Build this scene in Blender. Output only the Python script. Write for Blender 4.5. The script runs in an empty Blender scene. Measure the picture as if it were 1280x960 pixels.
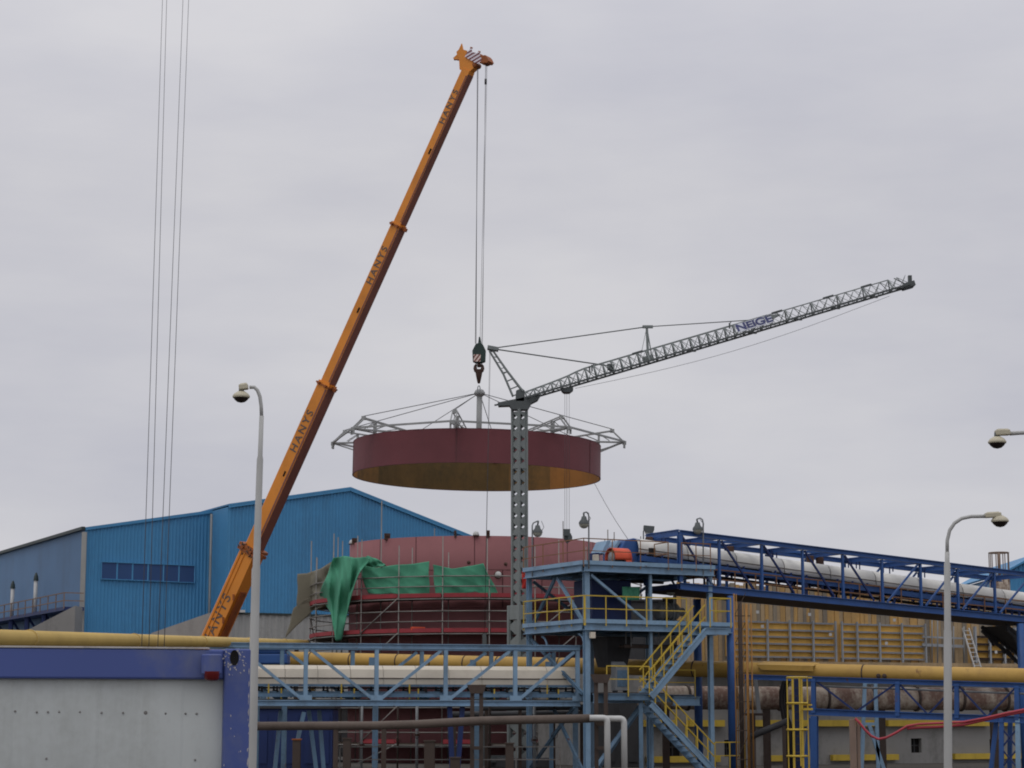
import bpy, bmesh, math, random
from mathutils import Vector as V, Matrix as M
random.seed(11)
R = math.radians
scene = bpy.context.scene
COL = scene.collection

# ------------------------------------------------------------------ camera geometry used for laying out the site
F = 2600.0
PITCH = math.atan(420 / F)
CAM = V((0, 0, 2.1))
FW = V((0, math.cos(PITCH), math.sin(PITCH)))
UPV = V((0, -math.sin(PITCH), math.cos(PITCH)))

def ray(px, py):
    return V((1, 0, 0)) * ((px - 640) / F) + UPV * ((480 - py) / F) + FW

def P(px, py, D):                       # point on the sight line at ground distance D
    d = ray(px, py)
    return CAM + d * (D / d.y)

def PL(px, py, o, n):                   # point on a plane
    d = ray(px, py)
    return CAM + d * ((o - CAM).dot(n) / d.dot(n))

def CYL(px, py, cx, cy, r):             # near side of an upright cylinder
    d = ray(px, py)
    a = d.x ** 2 + d.y ** 2
    b = -2 * (d.x * cx + d.y * cy)
    c = cx * cx + cy * cy - r * r
    q = max(b * b - 4 * a * c, 0)
    return CAM + d * ((-b - math.sqrt(q)) / (2 * a))

def proj(p):
    q = p - CAM
    k = F / q.dot(FW)
    return 640 + q.x * k, 480 - q.dot(UPV) * k

# ------------------------------------------------------------------ mesh builder
class MB:
    def __init__(s):
        s.v, s.f, s.m, s.sm = [], [], [], []

    def add(s, vs, fs, mi=0, smooth=False):
        o = len(s.v)
        s.v += [V(x) for x in vs]
        for f in fs:
            s.f.append([i + o for i in f]); s.m.append(mi); s.sm.append(smooth)
        return s

    def bar(s, a, b, w, h=None, up=(0, 0, 1), mi=0):
        a, b, up = V(a), V(b), V(up)
        h = w if h is None else h
        d = (b - a).normalized()
        sd = d.cross(up)
        if sd.length < 1e-3:
            sd = d.cross(V((1, 0, 0)))
        sd.normalize()
        u2 = sd.cross(d)
        vs = []
        for p in (a, b):
            for i, j in ((-1, -1), (1, -1), (1, 1), (-1, 1)):
                vs.append(p + sd * (i * w / 2) + u2 * (j * h / 2))
        s.add(vs, [(3, 2, 1, 0), (4, 5, 6, 7), (0, 1, 5, 4), (1, 2, 6, 5), (2, 3, 7, 6), (3, 0, 4, 7)], mi)
        return s

    def ibeam(s, a, b, w, h, up=(0, 0, 1), t=.03):
        a, b, up = V(a), V(b), V(up)
        d = (b - a).normalized()
        sd = d.cross(up)
        if sd.length < 1e-3:
            up = V((0, 1, 0)); sd = d.cross(up)
        sd.normalize()
        u2 = sd.cross(d)
        k = u2 * (h / 2 - t / 2)
        s.bar(a + k, b + k, w, t, up)
        s.bar(a - k, b - k, w, t, up)
        s.bar(a, b, t, h - 2 * t - .002, up)
        return s

    def box(s, c, sx, sy, sz, rz=0):
        c = V(c)
        m = M.Rotation(rz, 3, 'Z')
        vs = [c + m @ V((i * sx / 2, j * sy / 2, k * sz / 2)) for k in (-1, 1) for i, j in ((-1, -1), (1, -1), (1, 1), (-1, 1))]
        s.add(vs, [(3, 2, 1, 0), (4, 5, 6, 7), (0, 1, 5, 4), (1, 2, 6, 5), (2, 3, 7, 6), (3, 0, 4, 7)])
        return s

    def tube(s, pts, r, n=8, caps=True, mi=0):
        pts = [V(p) for p in pts]
        rs = r if isinstance(r, (list, tuple)) else [r] * len(pts)
        vs, fs = [], []
        ref = None
        for i, p in enumerate(pts):
            a = pts[max(i - 1, 0)]; b = pts[min(i + 1, len(pts) - 1)]
            d = (b - a).normalized()
            if ref is None:
                ref = V((0, 0, 1)) if abs(d.z) < .9 else V((1, 0, 0))
            x = ref - d * ref.dot(d)
            x.normalize(); ref = x
            y = d.cross(x)
            for k in range(n):
                t = 2 * math.pi * k / n
                vs.append(p + (x * math.cos(t) + y * math.sin(t)) * rs[i])
        for i in range(len(pts) - 1):
            for k in range(n):
                k2 = (k + 1) % n
                fs.append((i * n + k, i * n + k2, (i + 1) * n + k2, (i + 1) * n + k))
        s.add(vs, fs, mi, True)
        if caps:
            o = len(s.v) - len(vs)
            e = o + (len(pts) - 1) * n
            s.f.append([o + k for k in range(n)][::-1]); s.m.append(mi); s.sm.append(False)
            s.f.append([e + k for k in range(n)]); s.m.append(mi); s.sm.append(False)
        return s

    def lathe(s, prof, c, n=20, ax=(0, 0, 1), mi=0, smooth=True):
        c, ax = V(c), V(ax).normalized()
        x = ax.orthogonal().normalized(); y = ax.cross(x)
        vs, fs = [], []
        for r, z in prof:
            for k in range(n):
                t = 2 * math.pi * k / n
                vs.append(c + ax * z + (x * math.cos(t) + y * math.sin(t)) * max(r, 1e-4))
        for i in range(len(prof) - 1):
            for k in range(n):
                k2 = (k + 1) % n
                fs.append((i * n + k, i * n + k2, (i + 1) * n + k2, (i + 1) * n + k))
        s.add(vs, fs, mi, smooth)
        return s

    def prism(s, poly, t):
        poly = [V(p) for p in poly]; t = V(t); n = len(poly)
        vs = [p - t / 2 for p in poly] + [p + t / 2 for p in poly]
        fs = [tuple(range(n))[::-1], tuple(range(n, 2 * n))]
        fs += [(i, (i + 1) % n, (i + 1) % n + n, i + n) for i in range(n)]
        s.add(vs, fs)
        return s

    def build(s, name, mats, parent=None, rootloc=None, bevel=0, label=None, solid=0):
        me = bpy.data.meshes.new(name)
        loc = V((0, 0, 0)) if rootloc is None else V(rootloc)
        inv = M.Translation(-loc)
        if parent is not None:
            inv = WM[parent.name].inverted()
        me.from_pydata([tuple(inv @ p) for p in s.v], [], s.f)
        for m in (mats if isinstance(mats, (list, tuple)) else [mats]):
            me.materials.append(m)
        me.polygons.foreach_set('material_index', s.m)
        me.polygons.foreach_set('use_smooth', s.sm)
        me.update()
        bm = bmesh.new(); bm.from_mesh(me)
        bmesh.ops.recalc_face_normals(bm, faces=bm.faces)
        bm.to_mesh(me); bm.free()
        o = bpy.data.objects.new(name, me)
        COL.objects.link(o)
        if parent is not None:
            o.parent = parent
            WM[o.name] = WM[parent.name]
        else:
            o.location = loc
            WM[o.name] = M.Translation(loc)
        if solid:
            md = o.modifiers.new('thickness', 'SOLIDIFY'); md.thickness = solid; md.offset = 0
        if bevel:
            md = o.modifiers.new('bevel', 'BEVEL'); md.width = bevel; md.segments = 2; md.limit_method = 'ANGLE'
        if label:
            o['label'] = label
        return o

WM = {}

def thing(name, label, cat, loc=(0, 0, 0), rz=0, group=None):
    o = bpy.data.objects.new(name, None)
    COL.objects.link(o)
    o.location = loc; o.rotation_euler = (0, 0, rz)
    o.empty_display_size = .3
    o['label'] = label; o['category'] = cat
    if group: o['group'] = group
    WM[o.name] = M.Translation(V(loc)) @ M.Rotation(rz, 4, 'Z')
    return o

def tag(o, label, cat, group=None):
    o['label'] = label; o['category'] = cat
    if group: o['group'] = group
    return o

def kids(o):
    return [c for c in bpy.data.objects if c.parent == o]

def dup(root, loc, rz=None, label=None):
    r = root.copy(); COL.objects.link(r); r.location = loc
    if rz is not None: r.rotation_euler = (0, 0, rz)
    if label: r['label'] = label
    for ch in kids(root):
        c = ch.copy(); COL.objects.link(c); c.parent = r
        for g in kids(ch):
            d = g.copy(); COL.objects.link(d); d.parent = c
    return r

# ------------------------------------------------------------------ materials
def lin(c):
    return tuple(((x / 255) / 12.92 if x / 255 <= .04045 else ((x / 255 + .055) / 1.055) ** 2.4) for x in c) + (1,)

def nodes(name):
    m = bpy.data.materials.new(name); m.use_nodes = True
    nt = m.node_tree
    return m, nt, nt.nodes['Principled BSDF']

def nd(nt, t, **kw):
    n = nt.nodes.new(t)
    for k, v in kw.items(): setattr(n, k, v)
    return n

def mixc(nt, fac, a, b, mode='MIX'):
    n = nd(nt, 'ShaderNodeMix', data_type='RGBA', blend_type=mode)
    for sock, val in ((n.inputs[0], fac), (n.inputs[6], a), (n.inputs[7], b)):
        if hasattr(val, 'is_output'): nt.links.new(val, sock)
        else: sock.default_value = val
    return n.outputs[2]

def noise(nt, vec, scale, detail=5, rough=.6, mp=None):
    if mp:
        g = nd(nt, 'ShaderNodeMapping'); g.inputs['Scale'].default_value = mp
        nt.links.new(vec, g.inputs[0]); vec = g.outputs[0]
    n = nd(nt, 'ShaderNodeTexNoise')
    n.inputs['Scale'].default_value = scale; n.inputs['Detail'].default_value = detail; n.inputs['Roughness'].default_value = rough
    nt.links.new(vec, n.inputs['Vector'])
    return n.outputs['Fac']

def ramp(nt, fac, a, b):
    n = nd(nt, 'ShaderNodeMapRange'); n.inputs['From Min'].default_value = a; n.inputs['From Max'].default_value = b
    nt.links.new(fac, n.inputs['Value'])
    return n.outputs[0]

def mute(c, s=.86, v=.92):
    g_ = .3 * c[0] + .59 * c[1] + .11 * c[2]
    return tuple((g_ + (x - g_) * s) * v for x in c)

def paint(name, c, rough=.55, metal=0., dirt=(72, 52, 40), amt=.35, scale=1.5, streak=.25, var=.12, lo=.5, hi=.75, spec=.35, fine=6., rust=0., sat=.86):
    c = mute(c, sat); dirt = mute(dirt)
    m, nt, b = nodes(name)
    tc = nd(nt, 'ShaderNodeTexCoord').outputs['Object']
    n1 = noise(nt, tc, scale, 8, .65, (1, 1, streak))
    n2 = noise(nt, tc, scale * fine, 4)
    n3 = noise(nt, tc, scale * .35, 3)
    v = nd(nt, 'ShaderNodeMapRange'); v.inputs['From Min'].default_value = .3; v.inputs['From Max'].default_value = .7
    v.inputs['To Min'].default_value = 1 - var; v.inputs['To Max'].default_value = 1 + var
    nt.links.new(n3, v.inputs['Value'])
    hs = nd(nt, 'ShaderNodeHueSaturation'); hs.inputs['Color'].default_value = lin(c)
    nt.links.new(v.outputs[0], hs.inputs['Value'])
    mx = nd(nt, 'ShaderNodeMath', operation='ADD'); nt.links.new(n1, mx.inputs[0])
    m2 = nd(nt, 'ShaderNodeMath', operation='MULTIPLY'); nt.links.new(n2, m2.inputs[0]); m2.inputs[1].default_value = .35
    m3 = nd(nt, 'ShaderNodeMath', operation='SUBTRACT'); nt.links.new(m2.outputs[0], m3.inputs[0]); m3.inputs[1].default_value = .175
    nt.links.new(m3.outputs[0], mx.inputs[1])
    fa = ramp(nt, mx.outputs[0], lo, hi)
    fm = nd(nt, 'ShaderNodeMath', operation='MULTIPLY'); nt.links.new(fa, fm.inputs[0]); fm.inputs[1].default_value = amt
    colr = mixc(nt, fm.outputs[0], hs.outputs[0], lin(dirt))
    if rust:
        n4 = noise(nt, tc, 2.3, 9, .72, (1, 1, .45)); rf = ramp(nt, n4, .66 - .1 * rust, .74 - .1 * rust)
        n5 = noise(nt, tc, 11., 5, .7)
        rc = mixc(nt, n5, lin((70, 46, 36)), lin((122, 76, 48)))
        colr = mixc(nt, rf, colr, rc)
    nt.links.new(colr, b.inputs['Base Color'])
    b.inputs['Roughness'].default_value = rough; b.inputs['Metallic'].default_value = metal
    b.inputs['Specular IOR Level'].default_value = spec
    bp = nd(nt, 'ShaderNodeBump'); bp.inputs['Strength'].default_value = .08; bp.inputs['Distance'].default_value = .004
    nt.links.new(n1, bp.inputs['Height']); nt.links.new(bp.outputs[0], b.inputs['Normal'])
    return m

RUST = (96, 56, 36)
MT = dict(
    hall=paint('hall_blue_sheet', (70, 154, 212), .5, amt=.4, dirt=(64, 108, 148), scale=.3, streak=.12, var=.1, sat=.85),
    hallgrey=paint('hall_sheet_grazing_sheen', (104, 142, 184), .5, amt=.25, dirt=(95, 100, 105), scale=.3),  # greyer, paler blue: the sheet's grazing sheen is put into the colour
    trim=paint('dark_green_trim', (50, 66, 64), .5),
    concrete=paint('grey_concrete', (150, 148, 144), .85, amt=.65, dirt=(92, 90, 86), scale=.7, streak=.2),
    plinth=paint('ribbed_grey_plinth', (168, 168, 164), .8, amt=.4, dirt=(110, 108, 104), scale=.7, streak=.12),
    winpane=paint('dark_window', (48, 84, 140), .4, amt=.2, dirt=(40, 60, 95), scale=.5, spec=.25),
    contblue=paint('container_blue', (78, 98, 172), .42, amt=.75, dirt=(120, 126, 150), scale=1.3, streak=.5, rust=.15),
    contpanel=paint('container_panel', (208, 214, 212), .55, amt=.45, dirt=(150, 150, 140), scale=2.6, streak=.05, lo=.42),
    flake=paint('bare_primer', (205, 200, 196), .8, amt=.5, dirt=(130, 110, 100), scale=9, streak=1),
    hole=paint('dark_void', (14, 13, 13), .9),
    redlamp=paint('red_lens', (120, 22, 26), .2, amt=.3),
    galv=paint('galvanised_steel', (150, 154, 156), .5, .0, amt=.35, dirt=(105, 105, 104), scale=2),
    pole=paint('lamp_pole_grey', (190, 190, 186), .5, amt=.3, dirt=(140, 138, 134), scale=2, streak=.1),
    beige=paint('beige_lamp_shell', (205, 196, 168), .5, amt=.35, dirt=(140, 128, 105), scale=8),
    bowl=paint('dirty_lamp_bowl', (46, 34, 32), .25, amt=.5, dirt=(70, 50, 40), scale=8),
    cable=paint('dark_cable', (40, 40, 44), .6),
    rope=paint('steel_rope', (66, 66, 68), .5, amt=.2),
    orange=paint('crane_orange', (250, 152, 46), .42, amt=.35, dirt=(170, 96, 44), scale=.9, streak=.5, sat=.92),
    orangerust=paint('rusty_orange', (176, 92, 38), .6, amt=.7, dirt=(86, 48, 32), scale=3, streak=1),
    greased=paint('greased_dark_steel', (150, 90, 74), .5, amt=.5, dirt=(104, 66, 66), scale=1.4),
    letter=paint('faded_blue_letters', (104, 96, 92), .6, amt=.7, dirt=(150, 100, 60), scale=3, streak=1),
    blockgreen=paint('hook_block_green', (44, 66, 60), .5, amt=.5, dirt=(30, 34, 34), scale=4, streak=1),
    hookrust=paint('forged_hook', (84, 56, 44), .6, amt=.5, dirt=(48, 36, 34), scale=5, streak=1),
    tank=paint('tank_oxide_red', (160, 98, 100), .75, amt=.5, dirt=(136, 84, 86), scale=.8, streak=.3, var=.1),
    ring=paint('ring_oxide_red', (128, 62, 68), .6, amt=.45, dirt=(104, 58, 62), scale=.9, streak=.2, var=.12),
    tankin=paint('tank_raw_inside', (186, 120, 50), .8, amt=.5, dirt=(110, 84, 46), scale=.5, streak=.3, lo=.4, hi=.66),
    tankmid=paint('tank_mixed_primer_inside', (150, 106, 50), .8, amt=.8, dirt=(92, 76, 44), scale=.6, streak=.3, lo=.35, hi=.62),
    tankolive=paint('tank_olive_primer_inside', (122, 92, 46), .8, amt=.7, dirt=(74, 66, 40), scale=.5, streak=.3, lo=.4, hi=.66),
    seam=paint('weld_seam', (112, 62, 66), .7),
    greysteel=paint('grey_primed_steel', (165, 167, 165), .55, amt=.3, dirt=(120, 112, 104), scale=2),
    cranegrey=paint('tower_crane_grey', (136, 144, 142), .55, amt=.35, dirt=(92, 92, 88), scale=2, streak=.4),
    cranedark=paint('tower_crane_dark', (92, 98, 98), .55, amt=.35, dirt=(60, 60, 58), scale=2),
    signwhite=paint('sign_panel', (196, 200, 210), .5, amt=.2, dirt=(150, 150, 155)),
    signblue=paint('sign_letters', (36, 44, 110), .5, amt=.1),
    scaf=paint('scaffold_tube', (146, 142, 136), .5, .3, amt=.5, dirt=(118, 96, 80), scale=3),
    toe=paint('red_toe_board', (176, 56, 64), .7, amt=.5, dirt=(110, 50, 48), scale=2),
    plank=paint('scaffold_plank', (92, 78, 66), .8, amt=.4),
    tarpg=paint('green_tarpaulin', (74, 168, 128), .85, amt=.5, dirt=(58, 132, 104), scale=1.6, streak=.5, var=.15, sat=.82),
    tarpb=paint('olive_tarpaulin', (138, 132, 112), .85, amt=.6, dirt=(98, 90, 74), scale=1.2, streak=.6),
    pale=paint('pale_blue_steel', (136, 174, 206), .5, amt=.55, dirt=(96, 108, 116), scale=1.2, streak=.4, lo=.46, rust=.3),
    paledirty=paint('weathered_blue_steel', (100, 136, 166), .6, amt=.6, dirt=(74, 70, 66), scale=1.4, streak=.4, lo=.45, rust=.5),
    royal=paint('royal_blue_steel', (48, 94, 166), .5, amt=.45, dirt=(44, 52, 78), scale=1.4, streak=.4, rust=.25),
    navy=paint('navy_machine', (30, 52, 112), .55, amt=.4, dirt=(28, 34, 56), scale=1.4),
    yellow=paint('safety_yellow', (218, 182, 50), .5, amt=.4, dirt=(150, 118, 40), scale=3, rust=.2),
    ypipe=paint('yellow_pipe', (204, 158, 66), .55, amt=.5, dirt=(156, 116, 56), scale=.8, streak=1, rust=.3),
    nearpipe=paint('pale_yellow_pipe', (214, 178, 92), .5, amt=.3, dirt=(176, 140, 60), scale=.8, streak=1),
    ochre=paint('ochre_rod', (176, 122, 52), .65, amt=.5, dirt=RUST, scale=4),
    rail=paint('rusty_handrail', (150, 104, 66), .65, amt=.6, dirt=RUST, scale=4),
    cover=paint('cream_belt_cover', (232, 220, 198), .55, amt=.3, dirt=(186, 172, 152), scale=.9, streak=.5, rust=-.1),
    gcover=paint('pale_belt_cover', (234, 232, 224), .5, amt=.3, dirt=(190, 184, 172), scale=.9, streak=.5, rust=-.1),
    white=paint('white_tube', (212, 212, 208), .5, amt=.3, dirt=(160, 156, 150), scale=2),
    belt=paint('dark_belt_gear', (40, 38, 38), .8, amt=.4),
    guard=paint('orange_red_guard', (240, 84, 46), .5, amt=.15, dirt=(190, 70, 46), scale=3),
    rusty=paint('rust_brown', (82, 68, 60), .8, amt=.7, dirt=(64, 44, 36), scale=2, streak=.5),
    rustypipe=paint('peeling_pipe', (192, 176, 156), .75, amt=.85, dirt=(112, 72, 58), scale=1.3, streak=.3, lo=.4, hi=.6),
    brownpipe=paint('brown_lagged_pipe', (108, 94, 84), .8, amt=.5, dirt=(70, 58, 50), scale=2, streak=1),
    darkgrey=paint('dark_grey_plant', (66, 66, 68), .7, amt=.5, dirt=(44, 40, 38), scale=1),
    plywood=paint('formwork_ply', (250, 190, 80), .75, amt=.45, dirt=(124, 96, 60), scale=1.1, streak=.5, lo=.42),
    boardy=paint('yellow_shutter_board', (214, 166, 92), .85, amt=.6, dirt=(132, 110, 84), scale=1.6, streak=.12, lo=.42),
    boardg=paint('grey_shutter_board', (158, 144, 122), .85, amt=.7, dirt=(104, 96, 86), scale=1.6, streak=.12, lo=.42),
    board=paint('weathered_board', (196, 166, 122), .85, amt=.7, dirt=(128, 112, 94), scale=1.6, streak=.12, lo=.42),
    waler=paint('formwork_steel', (170, 176, 182), .6, amt=.4, dirt=(84, 78, 72), scale=2),
    hose=paint('red_hose', (188, 58, 70), .6, amt=.5, dirt=(130, 46, 52), scale=3),
    wood=paint('weathered_post', (146, 122, 106), .85, amt=.5, dirt=(96, 78, 68), scale=3, streak=.1),
    redcloth=paint('red_cloth', (214, 44, 36), .8, amt=.3),
    greenbox=paint('mint_green_sheet', (88, 190, 146), .6, amt=.25, dirt=(60, 130, 104), scale=2),
    lens=paint('floodlight_glass', (176, 176, 160), .15, amt=.3, dirt=(120, 116, 100), scale=8, spec=.6),
    tyre=paint('tyre', (26, 26, 26), .85),
)

def stripes(name, c1, c2, dirv, period):
    m, nt, b = nodes(name)
    tc = nd(nt, 'ShaderNodeTexCoord').outputs['Object']
    d = nd(nt, 'ShaderNodeVectorMath', operation='DOT_PRODUCT'); d.inputs[1].default_value = dirv
    nt.links.new(tc, d.inputs[0])
    k = nd(nt, 'ShaderNodeMath', operation='DIVIDE'); nt.links.new(d.outputs['Value'], k.inputs[0]); k.inputs[1].default_value = period
    fr = nd(nt, 'ShaderNodeMath', operation='FRACT'); nt.links.new(k.outputs[0], fr.inputs[0])
    g = nd(nt, 'ShaderNodeMath', operation='GREATER_THAN'); nt.links.new(fr.outputs[0], g.inputs[0]); g.inputs[1].default_value = .5
    nt.links.new(mixc(nt, g.outputs[0], lin(c1), lin(c2)), b.inputs['Base Color'])
    b.inputs['Roughness'].default_value = .5
    return m

def ground_mat():
    m, nt, b = nodes('gravel_ground')
    tc = nd(nt, 'ShaderNodeTexCoord').outputs['Object']
    n1 = noise(nt, tc, .08, 6); n2 = noise(nt, tc, 3.0, 6)
    c = mixc(nt, ramp(nt, n1, .35, .65), lin((70, 66, 60)), lin((54, 50, 46)))
    c = mixc(nt, ramp(nt, n2, .45, .7), c, lin((84, 78, 72)))
    nt.links.new(c, b.inputs['Base Color']); b.inputs['Roughness'].default_value = .95
    bp = nd(nt, 'ShaderNodeBump'); bp.inputs['Strength'].default_value = .5; nt.links.new(n2, bp.inputs['Height']); nt.links.new(bp.outputs[0], b.inputs['Normal'])
    return m

# ------------------------------------------------------------------ ground, sky, light, camera
g = MB().add([(-2500, -300, 0), (2500, -300, 0), (2500, 5000, 0), (-2500, 5000, 0)], [(0, 1, 2, 3)])
go = g.build('ground', ground_mat()); go['kind'] = 'structure'

w = bpy.data.worlds.new('World'); scene.world = w; w.use_nodes = True
nt = w.node_tree
bg = nt.nodes['Background']
SUN_EL, SUN_AZ = 62, 205           # the diffuse sun behind the cloud: behind the camera, a little to the left
sky = nd(nt, 'ShaderNodeTexSky', sky_type='NISHITA'); sky.sun_disc = False
sky.sun_elevation = R(SUN_EL); sky.sun_rotation = R(SUN_AZ)
tc = nd(nt, 'ShaderNodeTexCoord').outputs['Generated']
c1 = noise(nt, tc, 3.2, 5, .5, (1, 1, 2.6))
c2 = noise(nt, tc, 7.0, 6, .55, (1, 1, 4.0))
mm = nd(nt, 'ShaderNodeMath', operation='MULTIPLY_ADD'); nt.links.new(c2, mm.inputs[0]); mm.inputs[1].default_value = .45; nt.links.new(c1, mm.inputs[2])
cf = ramp(nt, mm.outputs[0], .5, .92)
cl = mixc(nt, cf, (5.1, 5.1, 5.7, 1), (6.5, 6.4, 6.65, 1))
sep = nd(nt, 'ShaderNodeSeparateXYZ'); nt.links.new(tc, sep.inputs[0])
zr = ramp(nt, sep.outputs[2], .25, 1.0)
cl = mixc(nt, zr, cl, (10.5, 10.5, 11.2, 1))
fin = mixc(nt, .95, sky.outputs[0], cl)
nt.links.new(fin, bg.inputs['Color'])
bg.inputs['Strength'].default_value = .1

sl = bpy.data.lights.new('sun', 'SUN'); sl.energy = .5; sl.angle = R(30); sl.color = (1, .96, .9)
so = bpy.data.objects.new('sun', sl); COL.objects.link(so)
az = R(SUN_AZ)
sd = V((math.sin(az) * math.cos(R(SUN_EL)), math.cos(az) * math.cos(R(SUN_EL)), math.sin(R(SUN_EL))))
so.rotation_euler = sd.to_track_quat('Z', 'Y').to_euler()
so.location = (0, -20, 60)

cd = bpy.data.cameras.new('camera'); cd.sensor_width = 36; cd.lens = 36 * F / 1280; cd.clip_end = 8000; cd.clip_start = .5
co = bpy.data.objects.new('camera', cd); COL.objects.link(co)
co.location = CAM; co.rotation_euler = (math.pi / 2 + PITCH, 0, 0)
scene.camera = co
scene.view_settings.view_transform = 'Standard'; scene.view_settings.look = 'None'
scene.view_settings.exposure = 0; scene.view_settings.gamma = 1
scene.cycles.max_bounces = 6
scene.cycles.use_denoising = True
scene.cycles.filter_width = 1.9

# ================================================================== site axes (plant, gallery and formwork are parallel)
YAW = R(28)
U = V((math.cos(YAW), math.sin(YAW), 0)); N = V((math.sin(YAW), -math.cos(YAW), 0)); Z = V((0, 0, 1))

# ------------------------------------------------------------------ blue halls
HY = R(27)
HU = V((math.cos(HY), math.sin(HY), 0)); HN = V((math.sin(HY), -math.cos(HY), 0))

def corr_wall(mb, top, zb, o, n, u, pitch=.26, dep=.05):
    """trapezoid sheet wall under a roofline polyline; top = [(s, z)] along u from o"""
    s0, s1 = top[0][0], top[-1][0]
    def zt(s):
        for (a, za), (b, zc) in zip(top, top[1:]):
            if s <= b + 1e-6:
                return za + (zc - za) * (s - a) / max(b - a, 1e-6)
        return top[-1][1]
    brk = set([s0, s1] + [t[0] for t in top])
    k = s0
    seq = []
    while k < s1:
        for f, d in ((0, 0), (.3, 0), (.5, dep), (.8, dep)):
            seq.append((k + f * pitch, d))
        k += pitch
    seq = [q for q in seq if q[0] < s1] + [(s1, 0)]
    vs = []
    for s, d in seq:
        z = zb(s) if callable(zb) else zb
        vs += [o + u * s + n * d + Z * z, o + u * s + n * d + Z * zt(s)]
    fs = [(2 * i, 2 * i + 2, 2 * i + 3, 2 * i + 1) for i in range(len(seq) - 1)]
    mb.add(vs, fs)

HC = P(105, 700, 148); HC.z = 0               # near corner of the low hall
def sH(px, py, o, n=HN, u=HU):
    p = PL(px, py, o, n); return (p - o).dot(u), p.z

# low hall, left
h1 = thing('industrial_hall', 'low blue sheet-metal hall with a row of dark windows, furthest left', 'building', HC, HY)
a = sH(105, 660, HC); b = sH(268, 638, HC)
top1 = [(0, a[1]), (b[0] + 6, b[1] + .9)]
m = MB(); corr_wall(m, top1, 3.2, HC, HN, HU); m.build('front_wall', MT['hall'], h1)
SDv = -HN                                      # side runs away from the viewer
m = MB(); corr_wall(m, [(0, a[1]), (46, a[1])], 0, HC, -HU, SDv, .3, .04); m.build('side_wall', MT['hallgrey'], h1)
m = MB(); e = HC + Z * a[1]
m.add([e, e + HU * (b[0] + 6) + Z * (b[1] + .9 - a[1]), e + HU * (b[0] + 6) + Z * (b[1] + .9 - a[1]) + SDv * 46, e + SDv * 46], [(0, 1, 2, 3)])
m.build('roof', MT['hall'], h1, solid=.12)
m = MB(); m.bar(e - HU * .15 + HN * .12 - Z * .02, e - HU * .15 + SDv * 46 - Z * .02, .25, .22); m.build('gutter', MT['trim'], h1)
m = MB(); m.bar(e + HN * .1 - Z * .06, e + HU * (b[0] + .5) + HN * .1 + Z * (b[1] - a[1] + .02), .12, .22); m.build('verge_trim', MT['hall'], h1)
m = MB(); m.bar(HC + HN * .08 - HU * .05, e + HN * .08 - HU * .05 - Z * .3, .34, .2, (0, 1, 0)); m.build('corner_trim', MT['plinth'], h1)
for k in range(6):
    s0, z1 = sH(127 + k * 19.3, 703 + k * .8, HC); s1, z0 = sH(127 + (k + 1) * 19.3 - .9, 724 + k * .8, HC)
    m = MB(); c = HC + HU * (s0 + s1) / 2 + HN * .1 + Z * (z0 + z1) / 2
    m.bar(c - HU * (s1 - s0) / 2, c + HU * (s1 - s0) / 2, .06, z1 - z0)
    wn = m.build('window', MT['winpane'], h1)
    f = MB(); hw, hz = (s1 - s0) / 2 + .03, (z1 - z0) / 2 + .03
    for q in (-1, 1):
        f.bar(c + HN * .03 - HU * hw + Z * q * hz, c + HN * .03 + HU * hw + Z * q * hz, .14, .06)
        f.bar(c + HN * .03 + HU * q * hw - Z * hz, c + HN * .03 + HU * q * hw + Z * hz, .07, .06, (0, 1, 0))
    f.build('frame', MT['hall'], wn)
m = MB(); corr = [(0, 3.2), (b[0] + 6, 3.2)]; m.bar(HC + HU * .0 + HN * .02 + Z * 1.6, HC + HU * (b[0] + 6) + HN * .02 + Z * 1.6, .12, 3.2); m.build('plinth', MT['plinth'], h1)
s_, _ = sH(262, 700, HC)
m = MB(); q = HC + HU * s_ + HN * .22; m.tube([q + Z * 3, q + Z * (b[1] - .3)], .1, 8); m.build('downpipe', MT['galv'], h1)

# tall hall, right, a few metres further forward
HD = PL(285, 640, HC + HN * 3.6, HN); HD.z = 0
h2 = thing('industrial_hall', 'tall blue sheet-metal hall with a ridged roof, behind the orange crane boom', 'building', HD, HY)
p0 = sH(285, 631, HD); p1 = sH(437, 610, HD); p2 = sH(600, 675, HD)
zpl = sH(330, 767, HD)[1]
m = MB(); corr_wall(m, [(0, p0[1]), p1, p2], zpl, HD, HN, HU); m.build('front_wall', MT['hall'], h2)
m = MB(); corr_wall(m, [(0, p0[1] - .15), (30, p0[1] - .15)], 0, HD, -HU, SDv, .3, .04); m.build('side_wall', MT['hall'], h2)
for (sa, za), (sb, zb_) in (((0, p0[1]), p1), (p1, p2)):
    m = MB(); A = HD + HU * sa + Z * za; B = HD + HU * sb + Z * zb_
    m.add([A + HN * .2, B + HN * .2, B + SDv * 30, A + SDv * 30], [(0, 1, 2, 3)]); m.build('roof', MT['hall'], h2, solid=.12)
    m = MB(); m.bar(A + HN * .14 - Z * .1, B + HN * .14 - Z * .1, .1, .26); m.build('verge_trim', MT['hall'], h2)
m = MB(); corr_wall(m, [(0, zpl), (p2[0], zpl)], 0, HD + HN * .03, HN, HU, .5, .06); m.build('plinth', MT['plinth'], h2)
m = MB(); A = HD + HN * .12 + Z * (zpl - .02); m.bar(A, A + HU * p2[0], .14, .12); m.build('drip_trim', MT['trim'], h2)
s1, z1 = sH(290, 764, HD); s2, z2 = sH(304, 768, HD)
m = MB(); m.bar(HD + HU * s1 + HN * .3 + Z * z1, HD + HU * s2 + HN * .3 + Z * z1, .2, .18); m.build('canopy', MT['white'], h2)

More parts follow.
